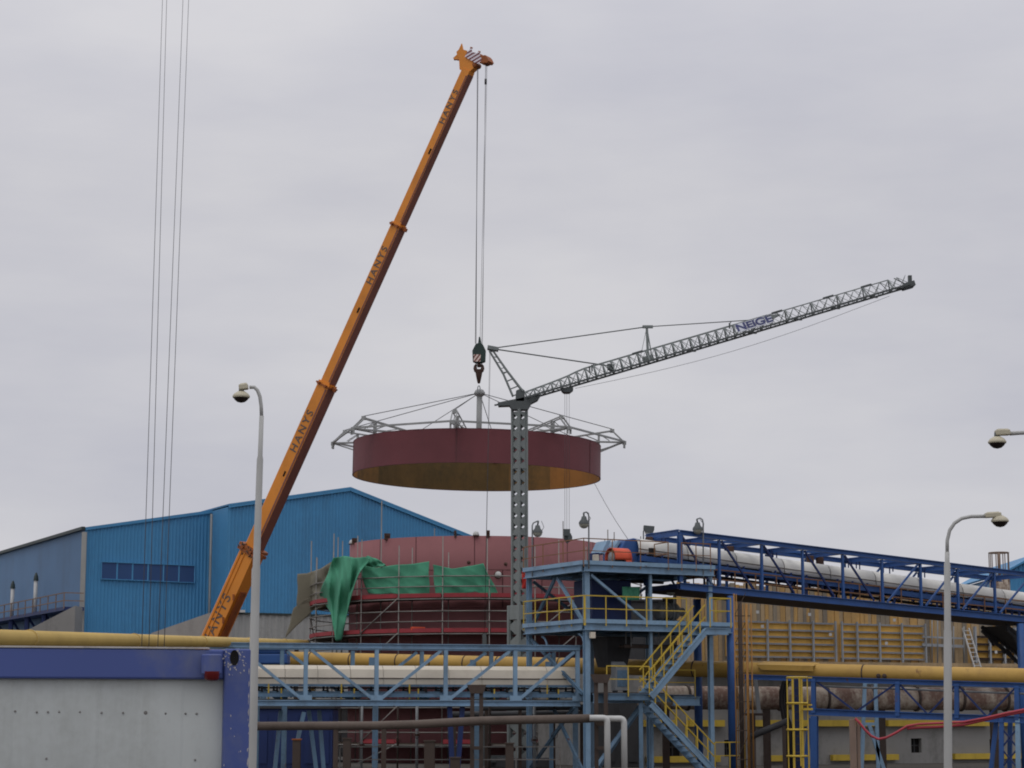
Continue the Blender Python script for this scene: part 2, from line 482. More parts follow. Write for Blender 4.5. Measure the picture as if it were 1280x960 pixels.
# catwalk with flues along the low hall's side
SO = HC - HU * 1.6
cw = thing('catwalk', 'steel catwalk with pale handrail along the low hall side', 'catwalk', SO, HY)
def side(px, py, off=0):
    return PL(px, py, HC - HU * off, HU)
ca, cb = side(80, 752, 1.5), side(-40, 783, 1.5)
zc = (ca.z + cb.z) / 2 - .2
ca.z = cb.z = zc
m = MB()
m.add([ca, cb, cb + HU * 1.45, ca + HU * 1.45], [(0, 1, 2, 3)]); m.build('deck', MT['navy'], cw, solid=.25)
m = MB()
for hh in (.55, 1.1):
    m.bar(ca + Z * hh, cb + Z * hh, .07, .07); m.bar(ca + Z * hh, ca + Z * hh + HU * 1.4, .07, .07)
m.build('handrail', MT['wood'], cw)
Lc = (cb - ca).length; dc = (cb - ca).normalized()
for k in range(int(Lc / 2.2) + 1):
    m = MB(); m.bar(ca + dc * k * 2.2, ca + dc * k * 2.2 + Z * 1.1, .07, .07); m.build('post', MT['wood'], cw)
for k in range(int(Lc / 5) + 1):
    m = MB(); q = ca + dc * (k * 5 + 1.5) + HU * .3; m.bar(V((q.x, q.y, 0)), q, .3, .3); m.bar(q - Z * 1.6 + HU * 1.1, q, .15, .15); m.build('bracket', MT['navy'], cw)
for k, (px, py0, py1) in enumerate(((44, 717, 752), (15, 727, 760))):
    t_ = side(px, py0, .8); b_ = side(px, py1, .8); b_.z = zc + .13
    fl = thing('flue', ['white vertical flue beside the catwalk, nearer the hall corner', 'white vertical flue beside the catwalk, at the left edge'][k], 'flue', (b_.x, b_.y, b_.z), 0, 'white flues by the hall')
    m = MB(); m.tube([V((b_.x, b_.y, b_.z)), V((b_.x, b_.y, t_.z - .5))], .15, 12); m.build('pipe', MT['white'], fl)
    m = MB(); m.lathe([(.2, 0), (.16, .3), (.06, .6), (0, .6)], V((b_.x, b_.y, t_.z - .55)), 12); m.build('cowl', MT['trim'], fl)

# grey sloping concrete bunkers in front of the low hall
def slopewall(name, label, pts, D, depth, mat):
    poly = [P(x, y, D) for x, y in pts]
    base = [V((poly[-1].x, D, 0)), V((poly[0].x, D, 0))]
    m = MB(); m.prism(poly + base, V((0, depth, 0)))
    for v in m.v: v.y += depth / 2
    o = m.build(name, mat, rootloc=(poly[0].x, D, 0)); tag(o, label, 'bunker', 'concrete bunkers')
slopewall('concrete_bunker', 'grey sloping concrete bunker at the foot of the low blue hall', [(-60, 822), (10, 800), (94, 757)], 143, 2.5, MT['concrete'])
slopewall('concrete_bunker', 'grey concrete bunker with a sloping top behind the crane boom foot', [(172, 806), (190, 791), (262, 766), (290, 768)], 128, 1.5, MT['plinth'])

# ------------------------------------------------------------------ office container in the foreground
CY = R(14)
cu = V((math.cos(CY), math.sin(CY), 0)); cn = V((math.sin(CY), -math.cos(CY), 0))
CR = P(312, 900, 15.3); CR.z = 0              # right front foot
ct = thing('site_container', 'blue framed site container with pale grey panels, front left', 'container', CR - cu * 3, CY)
W_, H_, DP = 6.06, 2.63, 2.44
zt = PL(300, 811, CR, cn).z
H_ = zt
def cp(px, py, off=0): return PL(px, py, CR + cn * off, cn)
pw = .19; rh = (cp(200, 811).z - cp(200, 849).z)
for s in (0, 1):
    for d in (0, 1):
        m = MB(); c = CR - cu * (pw / 2 + s * (W_ - pw)) - cn * (pw / 2 + d * (DP - pw)) 
        m.bar(c, c + Z * H_, pw, pw, cn)
        po = m.build('corner_post', MT['contblue'], ct, bevel=.012)
        if s == 0 and d == 0:
            post0 = po
for d in (0, 1):
    m = MB(); c = CR - cn * (pw / 2 + d * (DP - pw) + .012)
    m.bar(c - cu * (pw + .001) + Z * (H_ - rh / 2 - .004), c - cu * (W_ - pw) + Z * (H_ - rh / 2 - .004), pw - .02, rh); m.build('top_rail', MT['contblue'], ct, bevel=.015)
    m = MB(); m.bar(c - cu * pw + Z * .08, c - cu * (W_ - pw) + Z * .08, pw - .02, .16); m.build('bottom_rail', MT['contblue'], ct)
for s in (0, 1):
    m = MB(); c = CR - cu * (pw / 2 + s * (W_ - pw)) 
    m.bar(c - cn * pw + Z * (H_ - rh / 2), c - cn * (DP - pw) + Z * (H_ - rh / 2), pw - .02, rh); m.build('end_rail', MT['contblue'], ct)
    m = MB(); m.bar(c - cn * pw + Z * H_ / 2 * .97, c - cn * (DP - pw) + Z * H_ / 2 * .97, .06, H_ * .9); m.build('end_panel', MT['contpanel'], ct)
# ribbed cladding panel, recessed
m = MB(); k = 0; s = pw; seq = []
while s < W_ - pw:
    for f, d in ((0, 0), (.28, 0), (.3, .004), (.58, .004)):
        seq.append((s + f, d))
    s += .6
vs = []
for s, d in seq:
    if s > W_ - pw: break
    c = CR - cu * s - cn * (.075 - d); vs += [c + Z * .15, c + Z * (H_ - rh)]
m.add(vs, [(2 * i, 2 * i + 1, 2 * i + 3, 2 * i + 2) for i in range(len(vs) // 2 - 1)])
pan = m.build('front_panel', MT['contpanel'], ct)
m = MB()
for px, py in ((19, 889), (46, 890), (60, 890), (74, 890), (100, 890), (127, 891), (154, 891), (182, 891), (207, 892), (232, 892), (246, 892), (58, 948), (244, 950)):
    q = cp(px, py, -.071); m.lathe([(.0085 if px != 182 else .015, 0), (.007, .002), (0, .0025)], q, 8, cn)
m.build('rivet', MT['concrete'], pan)
m = MB(); m.add([CR - cn * .03 + Z * (H_ - .03), CR - cu * W_ - cn * .03 + Z * (H_ - .03), CR - cu * W_ - cn * (DP - .03) + Z * (H_ - .03), CR - cn * (DP - .03) + Z * (H_ - .03)], [(0, 1, 2, 3)]); m.build('roof', MT['galv'], ct)
m = MB(); m.bar(CR - cu * .3 - cn * .04 + Z * (H_ + .004), CR - cu * (W_ - .3) - cn * .04 + Z * (H_ + .004), .05, .012); m.build('roof_lip', MT['flake'], ct)
# corner casting with its oval hole and the chipped paint round it
q = cp(293, 822, .003)
m = MB(); m.lathe([(.001, .0), (.03, 0.0), (.032, .002)], V((0, 0, 0)), 18, cn)
for v in m.v: v.z *= 1.75
for i, v in enumerate(m.v): m.v[i] = v + q
m.build('casting_hole', MT['hole'], post0)
fl = MB(); rnd = random.Random(4)
for k in range(64):
    t = rnd.uniform(0, 6.28); rr = rnd.uniform(.04, .075) * (1 if rnd.random() < .7 else 1.45)
    c = q + cu * (math.cos(t) * rr) + Z * (math.sin(t) * rr * 1.25 + .0) - cn * .0015
    if c.z > H_ - .012 or (c - CR).dot(cu) > -.004: continue
    a = t + rnd.gauss(0, .9); L = rnd.uniform(.004, .014)
    d1 = cu * math.cos(a) + Z * math.sin(a); d2 = cu * -math.sin(a) + Z * math.cos(a)
    pts = [c + d1 * L * .9, c + d2 * L * .35, c - d1 * L * .8, c - d2 * L * .4]
    fl.add([p_ + cn * .0005 * (k % 3) for p_ in pts], [(0, 1, 2, 3)])
for k in range(26):
    c = CR + cn * .0022 - cu * (rnd.uniform(.004, .012) if k < 18 else rnd.uniform(.02, .18)) + Z * rnd.uniform(1.5, H_ - .15)
    L = rnd.uniform(.008, .03) if k < 18 else rnd.uniform(.004, .011); w2 = rnd.uniform(.0015, .004)
    fl.add([c + Z * L, c + cu * w2, c - Z * L, c - cu * w2], [(0, 1, 2, 3)])
cpo = fl.build('chipped_paint', MT['flake'], post0, label='white primer chips around the corner hole'); cpo['kind'] = 'stuff'
# warning lamp box on the top rail
q0, q1 = cp(251, 818), cp(277, 843)
cx = (q0 + q1) / 2; wl = (q1 - q0).dot(cu); hl = q0.z - q1.z
m = MB(); pts = []
for k in range(9):
    t = math.pi * k / 8
    pts.append(cx + cu * (math.cos(t) * wl / 2) + cn * (.02 + math.sin(t) * .07))
m.prism(pts, Z * hl)
lb = thing('warning_lamp', 'small blue box with a red lamp on the container corner', 'lamp', cx)
m.build('housing', MT['contblue'], lb, bevel=.008)
m = MB(); m.lathe([(.055, .02), (.055, -.03), (.04, -.045), (0, -.05)], cx + cn * .06 - Z * (hl / 2), 14); m.build('lens', MT['redlamp'], lb)

# ------------------------------------------------------------------ overhead cables coming down to the container roof
for k, (x0, x1, D1) in enumerate(((203, 177, 18.5), (208, 186, 18.5), (229, 197, 17.2), (236, 205, 17.2))):
    A = P(x0 + 2, -60, D1 + 9); B = P(x1, 811, D1); B.z = max(B.z, H_ + .01)
    B = PL(x1, 813, CR - cn * (1.2 if k < 2 else .8), cn); B.z = H_ - .02
    A = P(x0 + 2, -60, 27)
    pts = [A.lerp(B, t / 8) - Z * (.12 * math.sin(math.pi * t / 8)) for t in range(9)]
    m = MB(); m.tube(pts, .003, 5); o = m.build('overhead_cable', MT['cable'], rootloc=B)
    tag(o, ['thin overhead cable dropping to the container, first from the left', 'thin overhead cable dropping to the container, second from the left', 'thin overhead cable dropping to the container, third from the left', 'thin overhead cable dropping to the container, rightmost'][k], 'cable', 'cables above the container')

# ------------------------------------------------------------------ street lamps
def street_lamp(foot, segs, arm, cap, bowl, hw, D, label):
    """foot/segs in pixels at distance D: segs=[(px,py,r)], arm=[(px,py)], heads = (cap quad, bowl centre, bowl half width)"""
    f0 = P(foot[0], foot[1], D); f0.z = 0
    t = thing('street_lamp', label, 'street lamp', f0, 0, 'street lamps')
    pts, rs = [f0], [segs[0][2]]
    for px, py, r in segs:
        pts.append(P(px, py, D)); rs.append(r)
    m = MB(); m.tube(pts, rs, 14); m.build('pole', MT['pole'], t)
    m = MB(); m.tube([P(x, y, D) for x, y in arm], rs[-1] * .8, 12); m.build('arm', MT['pole'], t)

    k = D / F
    c0, c1 = P(*cap[0], D), P(*cap[1], D)
    m = MB(); mid = (c0 + c1) / 2; d = (c1 - c0); th = cap[2] * k
    m.bar(c0, c1, th * 1.6, th)
    m.bar(c0.lerp(c1, .1) + Z * th * .5, c0.lerp(c1, .9) + Z * th * .5, th * 1.1, th * .35)
    m.build('gear_box', MT['beige'], t, bevel=.02)
    bc = P(*bowl, D); h = hw * k
    m = MB(); m.lathe([(0, h * .72), (h * .4, h * .68), (h * .8, h * .42), (h, h * .15), (h, 0), (h * .94, -.01)], bc, 24); m.build('shade', MT['beige'], t)
    m = MB(); m.lathe([(h * .93, 0), (h * .75, -h * .3), (h * .45, -h * .55), (0, -h * .66)], bc, 24); m.build('bowl', MT['bowl'], t)
    m = MB(); m.tube([bc + Z * h * .6, V((bc.x, bc.y, (c0.z + c1.z) / 2))], h * .3, 10); m.build('neck', MT['cranedark'], t)
street_lamp((313, 960), [(313.5, 958, .072), (316, 866, .068), (316.5, 862, .06), (320, 712, .056), (320.5, 708, .047), (325, 574, .042), (325.2, 570, .032), (327, 520, .03)],
            [(327, 522), (326.5, 508), (325, 496), (322, 488), (318, 484), (312, 484)], ((299, 484.5), (310, 483), 7), (301.5, 496.5), 11, 27, 'grey street lamp with a curved arm beside the container')
street_lamp((1185, 960), [(1185, 958, .078), (1184.6, 790, .074), (1184.5, 786, .064), (1184, 705, .06), (1184, 702, .045), (1184, 690, .043)],
            [(1184, 692), (1184, 676), (1187, 663), (1193, 654), (1202, 648), (1214, 645.5), (1232, 645.3)], ((1231, 644.5), (1251, 643.5), 6), (1250, 652), 11, 39, 'grey street lamp in front of the formwork wall')
street_lamp((1322, 960), [(1322, 958, .078), (1322, 690, .06), (1322, 600, .045), (1322, 575, .043)],
            [(1322, 577), (1321, 562), (1314, 551), (1303, 543), (1290, 540.5), (1275, 541), (1262, 542)], ((1244, 541), (1262, 540.5), 7), (1246.5, 553.5), 11.5, 34, 'street lamp whose arm reaches in from the right edge')

# ------------------------------------------------------------------ near pale yellow pipe
def pipe(name, label, pts, r, mat, cat='pipe', group=None, n=14, flange=0, supports=None):
    pts = [V(p) for p in pts]
    b0 = V((pts[0].x, pts[0].y, 0))
    t = thing(name, label, cat, b0, 0, group)
    m = MB(); m.tube(pts, r, n); m.build('pipe_run', mat, t)
    if flange:
        for a, b in zip(pts, pts[1:]):
            L = (b - a).length; d = (b - a).normalized()
            for k in range(1, int(L / flange) + 1):
                m = MB(); c = a + d * (k * flange - flange * .5); m.tube([c - d * .05, c + d * .05], r * 1.13, n); m.build('flange', mat, t)
    for (q, wd) in (supports or []):
        m = MB(); m.bar(V((q[0], q[1], 0)), V(q) - Z * r, wd, wd); m.build('support', MT['rusty'], t)
    return t
p0 = P(-60, 797, 41); p1 = P(383, 804.3, 110)
pipe('gas_pipe', 'pale yellow pipe running away above the container roof', [p0, p1, p1 + V((.3, .4, -.2)), p1 + V((.3, .4, -4.5))], .19, MT['nearpipe'],
     supports=[(p0.lerp(p1, t_), .2) for t_ in (.02, .3, .62, .93)], flange=13)
# ================================================================== mobile crane with telescopic boom
TIP = P(589, 80, 110.0)
BASE = P(263, 806, 119.2)
ax = (TIP - BASE).normalized()
FOOT = BASE - ax * 4.2
hz = V((ax.x, ax.y, 0)).normalized()
sn = V((hz.y, -hz.x, 0))                     # boom side normal towards the viewer
if sn.y > 0: sn = -sn
by = sn.cross(ax).normalized()               # boom "up"
slew = V((FOOT.x - hz.x * 1.2, FOOT.y - hz.y * 1.2, 0))
mc = thing('mobile_crane', 'orange mobile crane with a long telescopic boom raised over the tank', 'crane', slew)
def ax_at(py):
    lo, hi = -5.0, (TIP - FOOT).length + 3
    for _ in range(50):
        md = (lo + hi) / 2
        if proj(FOOT + ax * md)[1] > py: lo = md
        else: hi = md
    return lo
cut = [0, ax_at(688), ax_at(482), ax_at(283), ax_at(88)]
dims = [(1.12, .95), (.86, .74), (.68, .60), (.56, .52)]
for i in range(4):
    h, wd = dims[i]
    A, B = FOOT + ax * cut[i], FOOT + ax * (cut[i + 1] + (.15 if i < 3 else 0))
    m = MB()
    # rounded lower edge section: eight sided profile
    prof = [(-.5, -.5), (.5, -.5), (.5, -.36), (.5, .42), (.42, .5), (-.42, .5), (-.5, .42), (-.5, -.36)]
    vs = [p + sn * (x * wd) + by * (y * h) for p in (A, B) for x, y in prof]
    n = len(prof)
    m.add(vs, [tuple(range(n)), tuple(range(n, 2 * n))] + [(k, (k + 1) % n, (k + 1) % n + n, k + n) for k in range(n)])
    sec = m.build('boom_section', MT['orange'], mc)
    if i:
        m = MB(); m.bar(A + ax * .2 - by * (h / 2 + .012), B - ax * .2 - by * (h / 2 + .012), wd * .97, .03, by); m.build('wear_plate', MT['greased'], sec)
        m = MB(); m.bar(A + ax * .3 + sn * (wd / 2 + .006) - by * h * .4, B - ax * .3 + sn * (wd / 2 + .006) - by * h * .4, .02, h * .12, by); m.build('slide_strip', MT['greased'], sec)
    else:
        for yy in (.06, .3):
            m = MB(); m.bar(A + ax * 3 + sn * (wd / 2 + .02) + by * h * yy, B - ax * .3 + sn * (wd / 2 + .02) + by * h * yy, .05, .06, by); m.build('edge_strip', MT['orange'], sec)
        m = MB(); m.bar(A + ax * 2.5 - by * (h / 2 + .06), B - ax * 2.5 - by * (h / 2 + .06), wd * .5, .1, by); m.build('belly_plate', MT['orangerust'], sec)
        for q in (.42, .58, .72):
            c = A.lerp(B, q) + sn * (wd / 2 + .03) - by * h * .44
            m = MB(); m.box(c, .1, .16, .34); m.build('lug', MT['orangerust'], sec)
    # lettering on the side plate
    py0 = (775, 540, 333, 135)[i]
    c = FOOT + ax * ax_at(py0) + sn * (wd / 2 + .014) - by * h * (.0 if i else .05)
    cu_ = bpy.data.curves.new('lettering', 'FONT'); cu_.body = 'HANYS'; cu_.align_x = 'CENTER'; cu_.align_y = 'CENTER'
    cu_.size = (.86, .66, .58, .50)[i]; cu_.space_character = (1.25, 1.32, 1.35, 1.4)[i]; cu_.extrude = .004; cu_.offset = .008
    to = bpy.data.objects.new('lettering_tmp', cu_); COL.objects.link(to)
    bpy.context.view_layer.update()
    me = bpy.data.meshes.new_from_object(to.evaluated_get(bpy.context.evaluated_depsgraph_get()))
    bpy.data.objects.remove(to)
    rot = M((ax, by, sn)).transposed().to_4x4(); rot.translation = c
    me.transform(WM[mc.name].inverted() @ rot)
    me.materials.clear(); me.materials.append(MT['letter'])
    lo_ = bpy.data.objects.new('lettering', me); COL.objects.link(lo_); lo_.parent = sec; WM[lo_.name] = WM[mc.name]
    lo_['label'] = 'faded blue lettering reading HANYS'
# collars
for i in (1, 2, 3):
    h, wd = dims[i - 1]; c = FOOT + ax * cut[i]
    m = MB()
    t = .34 if i == 1 else .16
    e = 1.1 if i == 1 else 1.05
    for k in ((-.12, .12) if i == 1 else (0,)):
        m.bar(c + ax * (k - t / 2 * .5), c + ax * (k + t / 2 * .5), wd * e + .08, h * e + .1, by)
    for sgn in (-1, 1):
        m.bar(c + by * sgn * h * .5, c + by * sgn * (h * .5 + (.3 if sgn < 0 else .2)), .14, .2, ax)
        m.bar(c + by * sgn * (h * .3) + sn * wd * .5, c + by * sgn * h * .3 + sn * (wd * .5 + .16), .16, .14, ax)
    m.build('boom_collar', MT['orangerust'], mc)
    if i == 1:
        m = MB(); rnd = random.Random(5)
        for k in range(14):
            q = c + ax * rnd.uniform(-.3, .3) + sn * (wd * .55) + by * rnd.uniform(-.5, .55) * h
            m.tube([q, q + by * rnd.uniform(-.3, .3) + ax * rnd.uniform(-.2, .2) + sn * .06], .035, 6)
        m.build('hose_bundle', MT['rusty'], mc)
for i, py in ((2, 388), (1, 592), (3, 190)):
    c = FOOT + ax * ax_at(py) + sn * (dims[i][1] / 2 + .005) - by * dims[i][0] * .12
    m = MB(); m.bar(c - ax * .16, c + ax * .16, .04, .1, by); m.build('pin_slot', MT['hole'], mc)
# head
HN_ = sn
def hp(px, py, off=0): return PL(px, py, TIP + sn * off, sn)
m = MB(); m.prism([hp(x, y) for x, y in ((575, 66), (581, 66), (583, 71), (594, 76.5), (598, 82), (594, 86.5), (588, 92), (577, 88), (576.5, 78))], sn * .42)
m.prism([hp(x, y, .16) for x, y in ((574, 62), (577.4, 54.5), (579, 62), (584, 63.5), (582, 70), (576, 77), (574.5, 75), (571.5, 68), (571, 65))], sn * .08)
m.prism([hp(x, y, -.12) for x, y in ((574, 63), (577, 57.5), (579, 63), (582, 70), (576, 77))], sn * .08)
m.prism([hp(x, y) for x, y in ((573, 69), (568, 73.5), (570, 75), (576, 75))], sn * .3)
hd = m.build('boom_head', MT['orange'], mc)
m = MB(); m.prism([hp(x, y, .27) for x, y in ((581, 71), (586, 63), (589.5, 60.2), (590, 65), (596.5, 66.5), (599, 64.5), (600, 68), (602.5, 75), (598, 80), (592, 77.5))], sn * .03)
a1 = (hp(590, 70) - hp(580, 76)).normalized(); pr = sn.cross(a1)
m.build('striped_plate', stripes('warning_stripes', (226, 218, 224), (118, 62, 70), tuple(pr), .2), hd)
for (x, y, r_) in ((607.5, 77, .22), (596, 82, .16)):
    m = MB(); m.lathe([(0, -.24), (r_ * .9, -.24), (r_, -.18), (r_ * .7, 0), (r_, .18), (r_ * .9, .24), (0, .24)], hp(x, y), 18, sn); m.build('sheave', MT['orangerust'], hd)
m = MB(); m.prism([hp(x, y) for x, y in ((601, 70), (604, 69), (606, 71), (610, 70.5), (612, 73), (614, 77.5), (612, 80), (602, 80))], sn * .56); m.build('sheave_guard', MT['orangerust'], hd)
for x, y, x2, y2 in ((589, 61, 589.4, 59), (599, 66, 599.2, 64), (570, 74, 568, 74)):
    m = MB(); m.tube([hp(x, y), hp(x2, y2)], .07, 8); m.build('pin', MT['orangerust'], hd)
# hoist ropes
HB = P(598.5, 441, 110.0)
for k, (xt, yt, xb) in enumerate(((596.6, 86, 593.6), (597.6, 86, 595.6), (606.8, 81, 601.6), (608.8, 81, 603.6), (607.8, 81, 600))):
    off = (-.12, .12, -.12, .12, 0)[k]
    A = hp(xt, yt, off); B = P(xb, 430, 110.0) + sn * off
    m = MB(); m.tube([A, B], .014 if k < 2 else .009, 6); m.build('hoist_rope', MT['rope'], mc)
m = MB(); c = hp(607, 102, .1); m.tube([c + Z * .15, c - Z * .15], .06, 8); m.build('limit_weight', MT['rope'], mc)
# carrier: superstructure, cab, chassis and wheels
fwd = hz
sdv = sn
def cb_(f, s, z): return slew + fwd * f + sdv * s + Z * z
m = MB(); m.bar(cb_(-2.4, 0, 1.85), cb_(1.6, 0, 1.85), 2.4, .9); m.build('superstructure', MT['orange'], mc, bevel=.05)
for s in (-.62, .62):
    m = MB(); m.prism([cb_(-.3, s, 2.2), cb_(1.9, s, 2.2), cb_(1.5, s, FOOT.z + .35), cb_(.9, s, FOOT.z + .35)], sdv * .12); m.build('boom_bracket', MT['orange'], mc)
m = MB(); m.bar(cb_(-3.4, 0, 2.2), cb_(-2.4, 0, 2.2), 2.4, 1.3); m.build('counterweight', MT['greased'], mc, bevel=.05)
m = MB(); m.prism([cb_(.2, 1.75, 1.5), cb_(2.1, 1.75, 1.5), cb_(2.1, 1.75, 2.3), cb_(1.6, 1.75, 3.0), cb_(.2, 1.75, 3.0)], sdv * .9); cab = m.build('cab', MT['orange'], mc, bevel=.04)
m = MB(); m.prism([cb_(.5, 1.75, 2.2), cb_(1.9, 1.75, 2.2), cb_(1.5, 1.75, 2.9), cb_(.5, 1.75, 2.9)], sdv * .93); m.build('window', MT['winpane'], cab)
m = MB(); m.bar(cb_(-7, 0, 1.12), cb_(5.5, 0, 1.12), 2.5, .55); m.build('chassis', MT['orange'], mc, bevel=.05)
pk = FOOT + ax * 5.2 - by * .5
m = MB(); m.tube([cb_(1.3, 0, 2.2), pk], .17, 12); m.build('lift_cylinder', MT['galv'], mc)
for f in (-6, -4.4, 1.8, 3.4):
    for s in (-1.1, 1.1):
        m = MB(); m.lathe([(0, -.2), (.34, -.2), (.5, -.17), (.55, -.08), (.55, .08), (.5, .17), (.34, .2), (0, .2)], cb_(f, s, .55), 20, sdv)
        wh = m.build('wheel', MT['tyre'], mc)
        m = MB(); m.lathe([(0, -.205), (.3, -.21), (.3, .21), (0, .205)], cb_(f, s, .55), 16, sdv); m.build('rim', MT['orange'], wh)
for f in (-6.9, 5.2):
    for s in (-1, 1):
        m = MB(); m.bar(cb_(f, 0, .95), cb_(f, s * 3, .95), .3, .3); m.bar(cb_(f, s * 2.9, .95), cb_(f, s * 2.9, .06), .16, .16, fwd); m.bar(cb_(f, s * 2.9, .03), cb_(f, s * 2.9, .08), .5, .5, fwd); m.build('outrigger', MT['orange'], mc)

# hook block
hb = thing('hook_block', 'dark green crane hook block with a striped plate and double hook', 'hook block', HB)
def bp_(px, py, off=0): return PL(px, py, HB + V((0, -off, 0)), V((0, -1, 0)))
m = MB(); m.prism([bp_(x, y) for x, y in ((598.5, 429), (601, 428.6), (604, 432), (607.4, 439), (606.8, 452), (602, 454), (595, 454), (591, 452), (590.4, 439), (594.5, 431))], V((0, .46, 0))); m.build('cheek_block', MT['blockgreen'], hb, bevel=.03)
m = MB(); m.prism([bp_(x, y) for x, y in ((598.6, 421.5), (600.4, 421.5), (602, 430.5), (597.5, 430.5))], V((0, .2, 0))); m.build('rope_anchor', MT['blockgreen'], hb)
m = MB(); m.prism([bp_(x, y, .25) for x, y in ((591.8, 443), (601, 443), (600.4, 452), (592, 452))], V((0, .025, 0)))
m.build('striped_plate', stripes('hook_stripes', (228, 208, 198), (120, 66, 58), (.8, 0, -.6), .17), hb)
m = MB(); m.tube([bp_(598.8, 453), bp_(598.8, 459)], .1, 10)
for sg in (-1, 1):
    m.tube([bp_(598.6 + sg * x, y) for x, y in ((3.0, 455.3), (4.4, 457.5), (4.7, 460.5), (3.8, 463), (1.6, 464.6), (0, 464.5))], [.05, .08, .1, .11, .13, .12], 10)
m.build('double_hook', MT['hookrust'], hb)
m = MB(); m.lathe([(.21, 0), (.17, -.3), (.08, -.72), (.04, -.76), (0, -.76)], bp_(598.6, 462), 12); m.build('sling_legs', MT['hookrust'], hb)
m = MB(); c = bp_(598.6, 486.5)
m.tube([c + V((math.cos(t) * .07, 0, math.sin(t) * .19)) for t in [2 * math.pi * k / 14 for k in range(15)]], .025, 6); m.build('shackle', MT['galv'], hb)

# ================================================================== lifted tank ring with its lifting frame
TC = P(596.3, 597, 110.5)
TX, TY = TC.x, TC.y
ZB = TC.z
RR = 6.62
HT = 1.73
rg = thing('tank_ring', 'dark red steel tank ring hanging from the crane above the tank', 'tank section', TC)
NS = 96
def rim(r, z, k): t = 2 * math.pi * k / NS; return V((TX + r * math.cos(t), TY + r * math.sin(t), ZB + z))
rnd = random.Random(2)
wob = [rnd.uniform(-.012, .012) for _ in range(NS)]
m = MB(); vs = []; rows = [0, .6, 1.2, HT]
for z in rows:
    for k in range(NS): vs.append(rim(RR + wob[k] * (1 if z in (0, HT) else .5), z, k))
fs = [(i * NS + k, i * NS + (k + 1) % NS, (i + 1) * NS + (k + 1) % NS, (i + 1) * NS + k) for i in range(3) for k in range(NS)]
m.add(vs, fs, 0, True); sh = m.build('shell', MT['ring'], rg)
for k0, k1, mt in ((0, 14, 'tankin'), (14, 20, 'tankmid'), (20, 30, 'tankolive'), (30, 39, 'tankolive'), (39, 45, 'tankmid'), (45, 56, 'tankin'), (56, 76, 'tankolive'), (76, 96, 'tankin')):
    m = MB(); vs = [rim(RR - .03 + wob[k % NS] * .5, z, k) for z in (.003, HT - .003) for k in range(k0, k1 + 1)]
    n = k1 - k0 + 1
    m.add(vs, [(k, k + 1, k + 1 + n, k + n) for k in range(n - 1)], 0, True); m.build('lining_plate', MT[mt], rg)
for z, mt in ((0, 'seam'), (HT, 'ring')):
    m = MB(); vs = [rim(r, z, k) for r in (RR + .012, RR - .045) for k in range(NS)]
    m.add(vs, [(k, (k + 1) % NS, (k + 1) % NS + NS, k + NS) for k in range(NS)]); m.build('rim', MT[mt], rg, solid=.02)
for dg in (-98, -26, 46, 118, 190):
    t = R(dg); c = V((TX + (RR + .008) * math.cos(t), TY + (RR + .008) * math.sin(t), ZB))
    m = MB(); m.bar(c + Z * .02, c + Z * (HT - .02), .07, .02, V((math.cos(t), math.sin(t), 0))); m.build('weld_seam', MT['seam'], sh)
hub = V((TX + .08, TY, ZB + HT))
ztop = P(598.5, 491, 110.5).z
m = MB(); m.tube([hub - Z * .4, V((hub.x, hub.y, ztop))], .15, 14); m.build('centre_mast', MT['greysteel'], rg)
m = MB(); m.lathe([(.16, -.1), (.3, 0), (.3, .12), (.2, .26), (.06, .3), (0, .3)], V((hub.x, hub.y, ztop - .1)), 12); m.build('mast_head', MT['greysteel'], rg)
ARMS = [-98 + 45 * k for k in range(8)]
r_tip, r_up = 7.9, 7.25
z0 = HT + .14
tips, ups = [], []
def pol(r, dg, z): return V((TX + r * math.cos(R(dg)), TY + r * math.sin(R(dg)), ZB + z))
for dg in ARMS:
    Tp, Up = pol(r_tip, dg, z0), pol(r_up, dg, z0 + .62)
    tips.append(Tp); ups.append(Up)
    tang = V((-math.sin(R(dg)), math.cos(R(dg)), 0))
    m = MB()
    for sgn in (-1, 1):
        o_ = tang * sgn * .12
        m.bar(Tp + o_, Up + o_, .05, .075); m.bar(Up + o_, pol(4.2, dg, z0 + .14) + o_, .045, .06); m.bar(Tp + o_, pol(4.2, dg, z0 + .1) + o_, .045, .065)
        for ra, rb in ((7.1, 6.5), (6.5, 5.8), (5.8, 5.0)):
            zu = lambda r: z0 + .14 + .48 * (r - 4.2) / (r_up - 4.2)
            m.bar(pol(ra, dg, z0 + .1) + o_, pol(rb, dg, zu(rb)) + o_, .035, .035)
    m.bar(Tp, pol(RR + .02, dg, z0 - (.4 if dg in (-8, 172) else .08)), .055, .065)
    m.box(Up, .22, .22, .18); m.box(Tp - Z * .02, .2, .2, .18)
    m.bar(Tp + tang * .1, Tp + tang * .1 - Z * .3, .06, .1); m.bar(Tp - tang * .1, Tp - tang * .1 - Z * .3, .06, .1)
    m.build('outrigger_arm', MT['greysteel'], rg)
    m = MB(); c = pol(RR - .08, dg, z0); m.bar(c - Z * .25, c + Z * .5, .2, .1, V((math.cos(R(dg)), math.sin(R(dg)), 0))); m.build('shell_clamp', MT['greysteel'], rg)
    m = MB(); m.bar(pol(.2, dg, z0 + .1), pol(4.3, dg, z0 + .12), .1, .14); m.build('spoke', MT['greysteel'], rg)
    m = MB(); m.tube([V((hub.x, hub.y, ztop)), Up + Z * .1], .019, 6); m.build('stay_rope', MT['rope'], rg)
for k in range(8):
    m = MB(); m.bar(tips[k] + Z * .05, tips[(k + 1) % 8] + Z * .05, .07, .095); m.build('ring_beam', MT['greysteel'], rg)
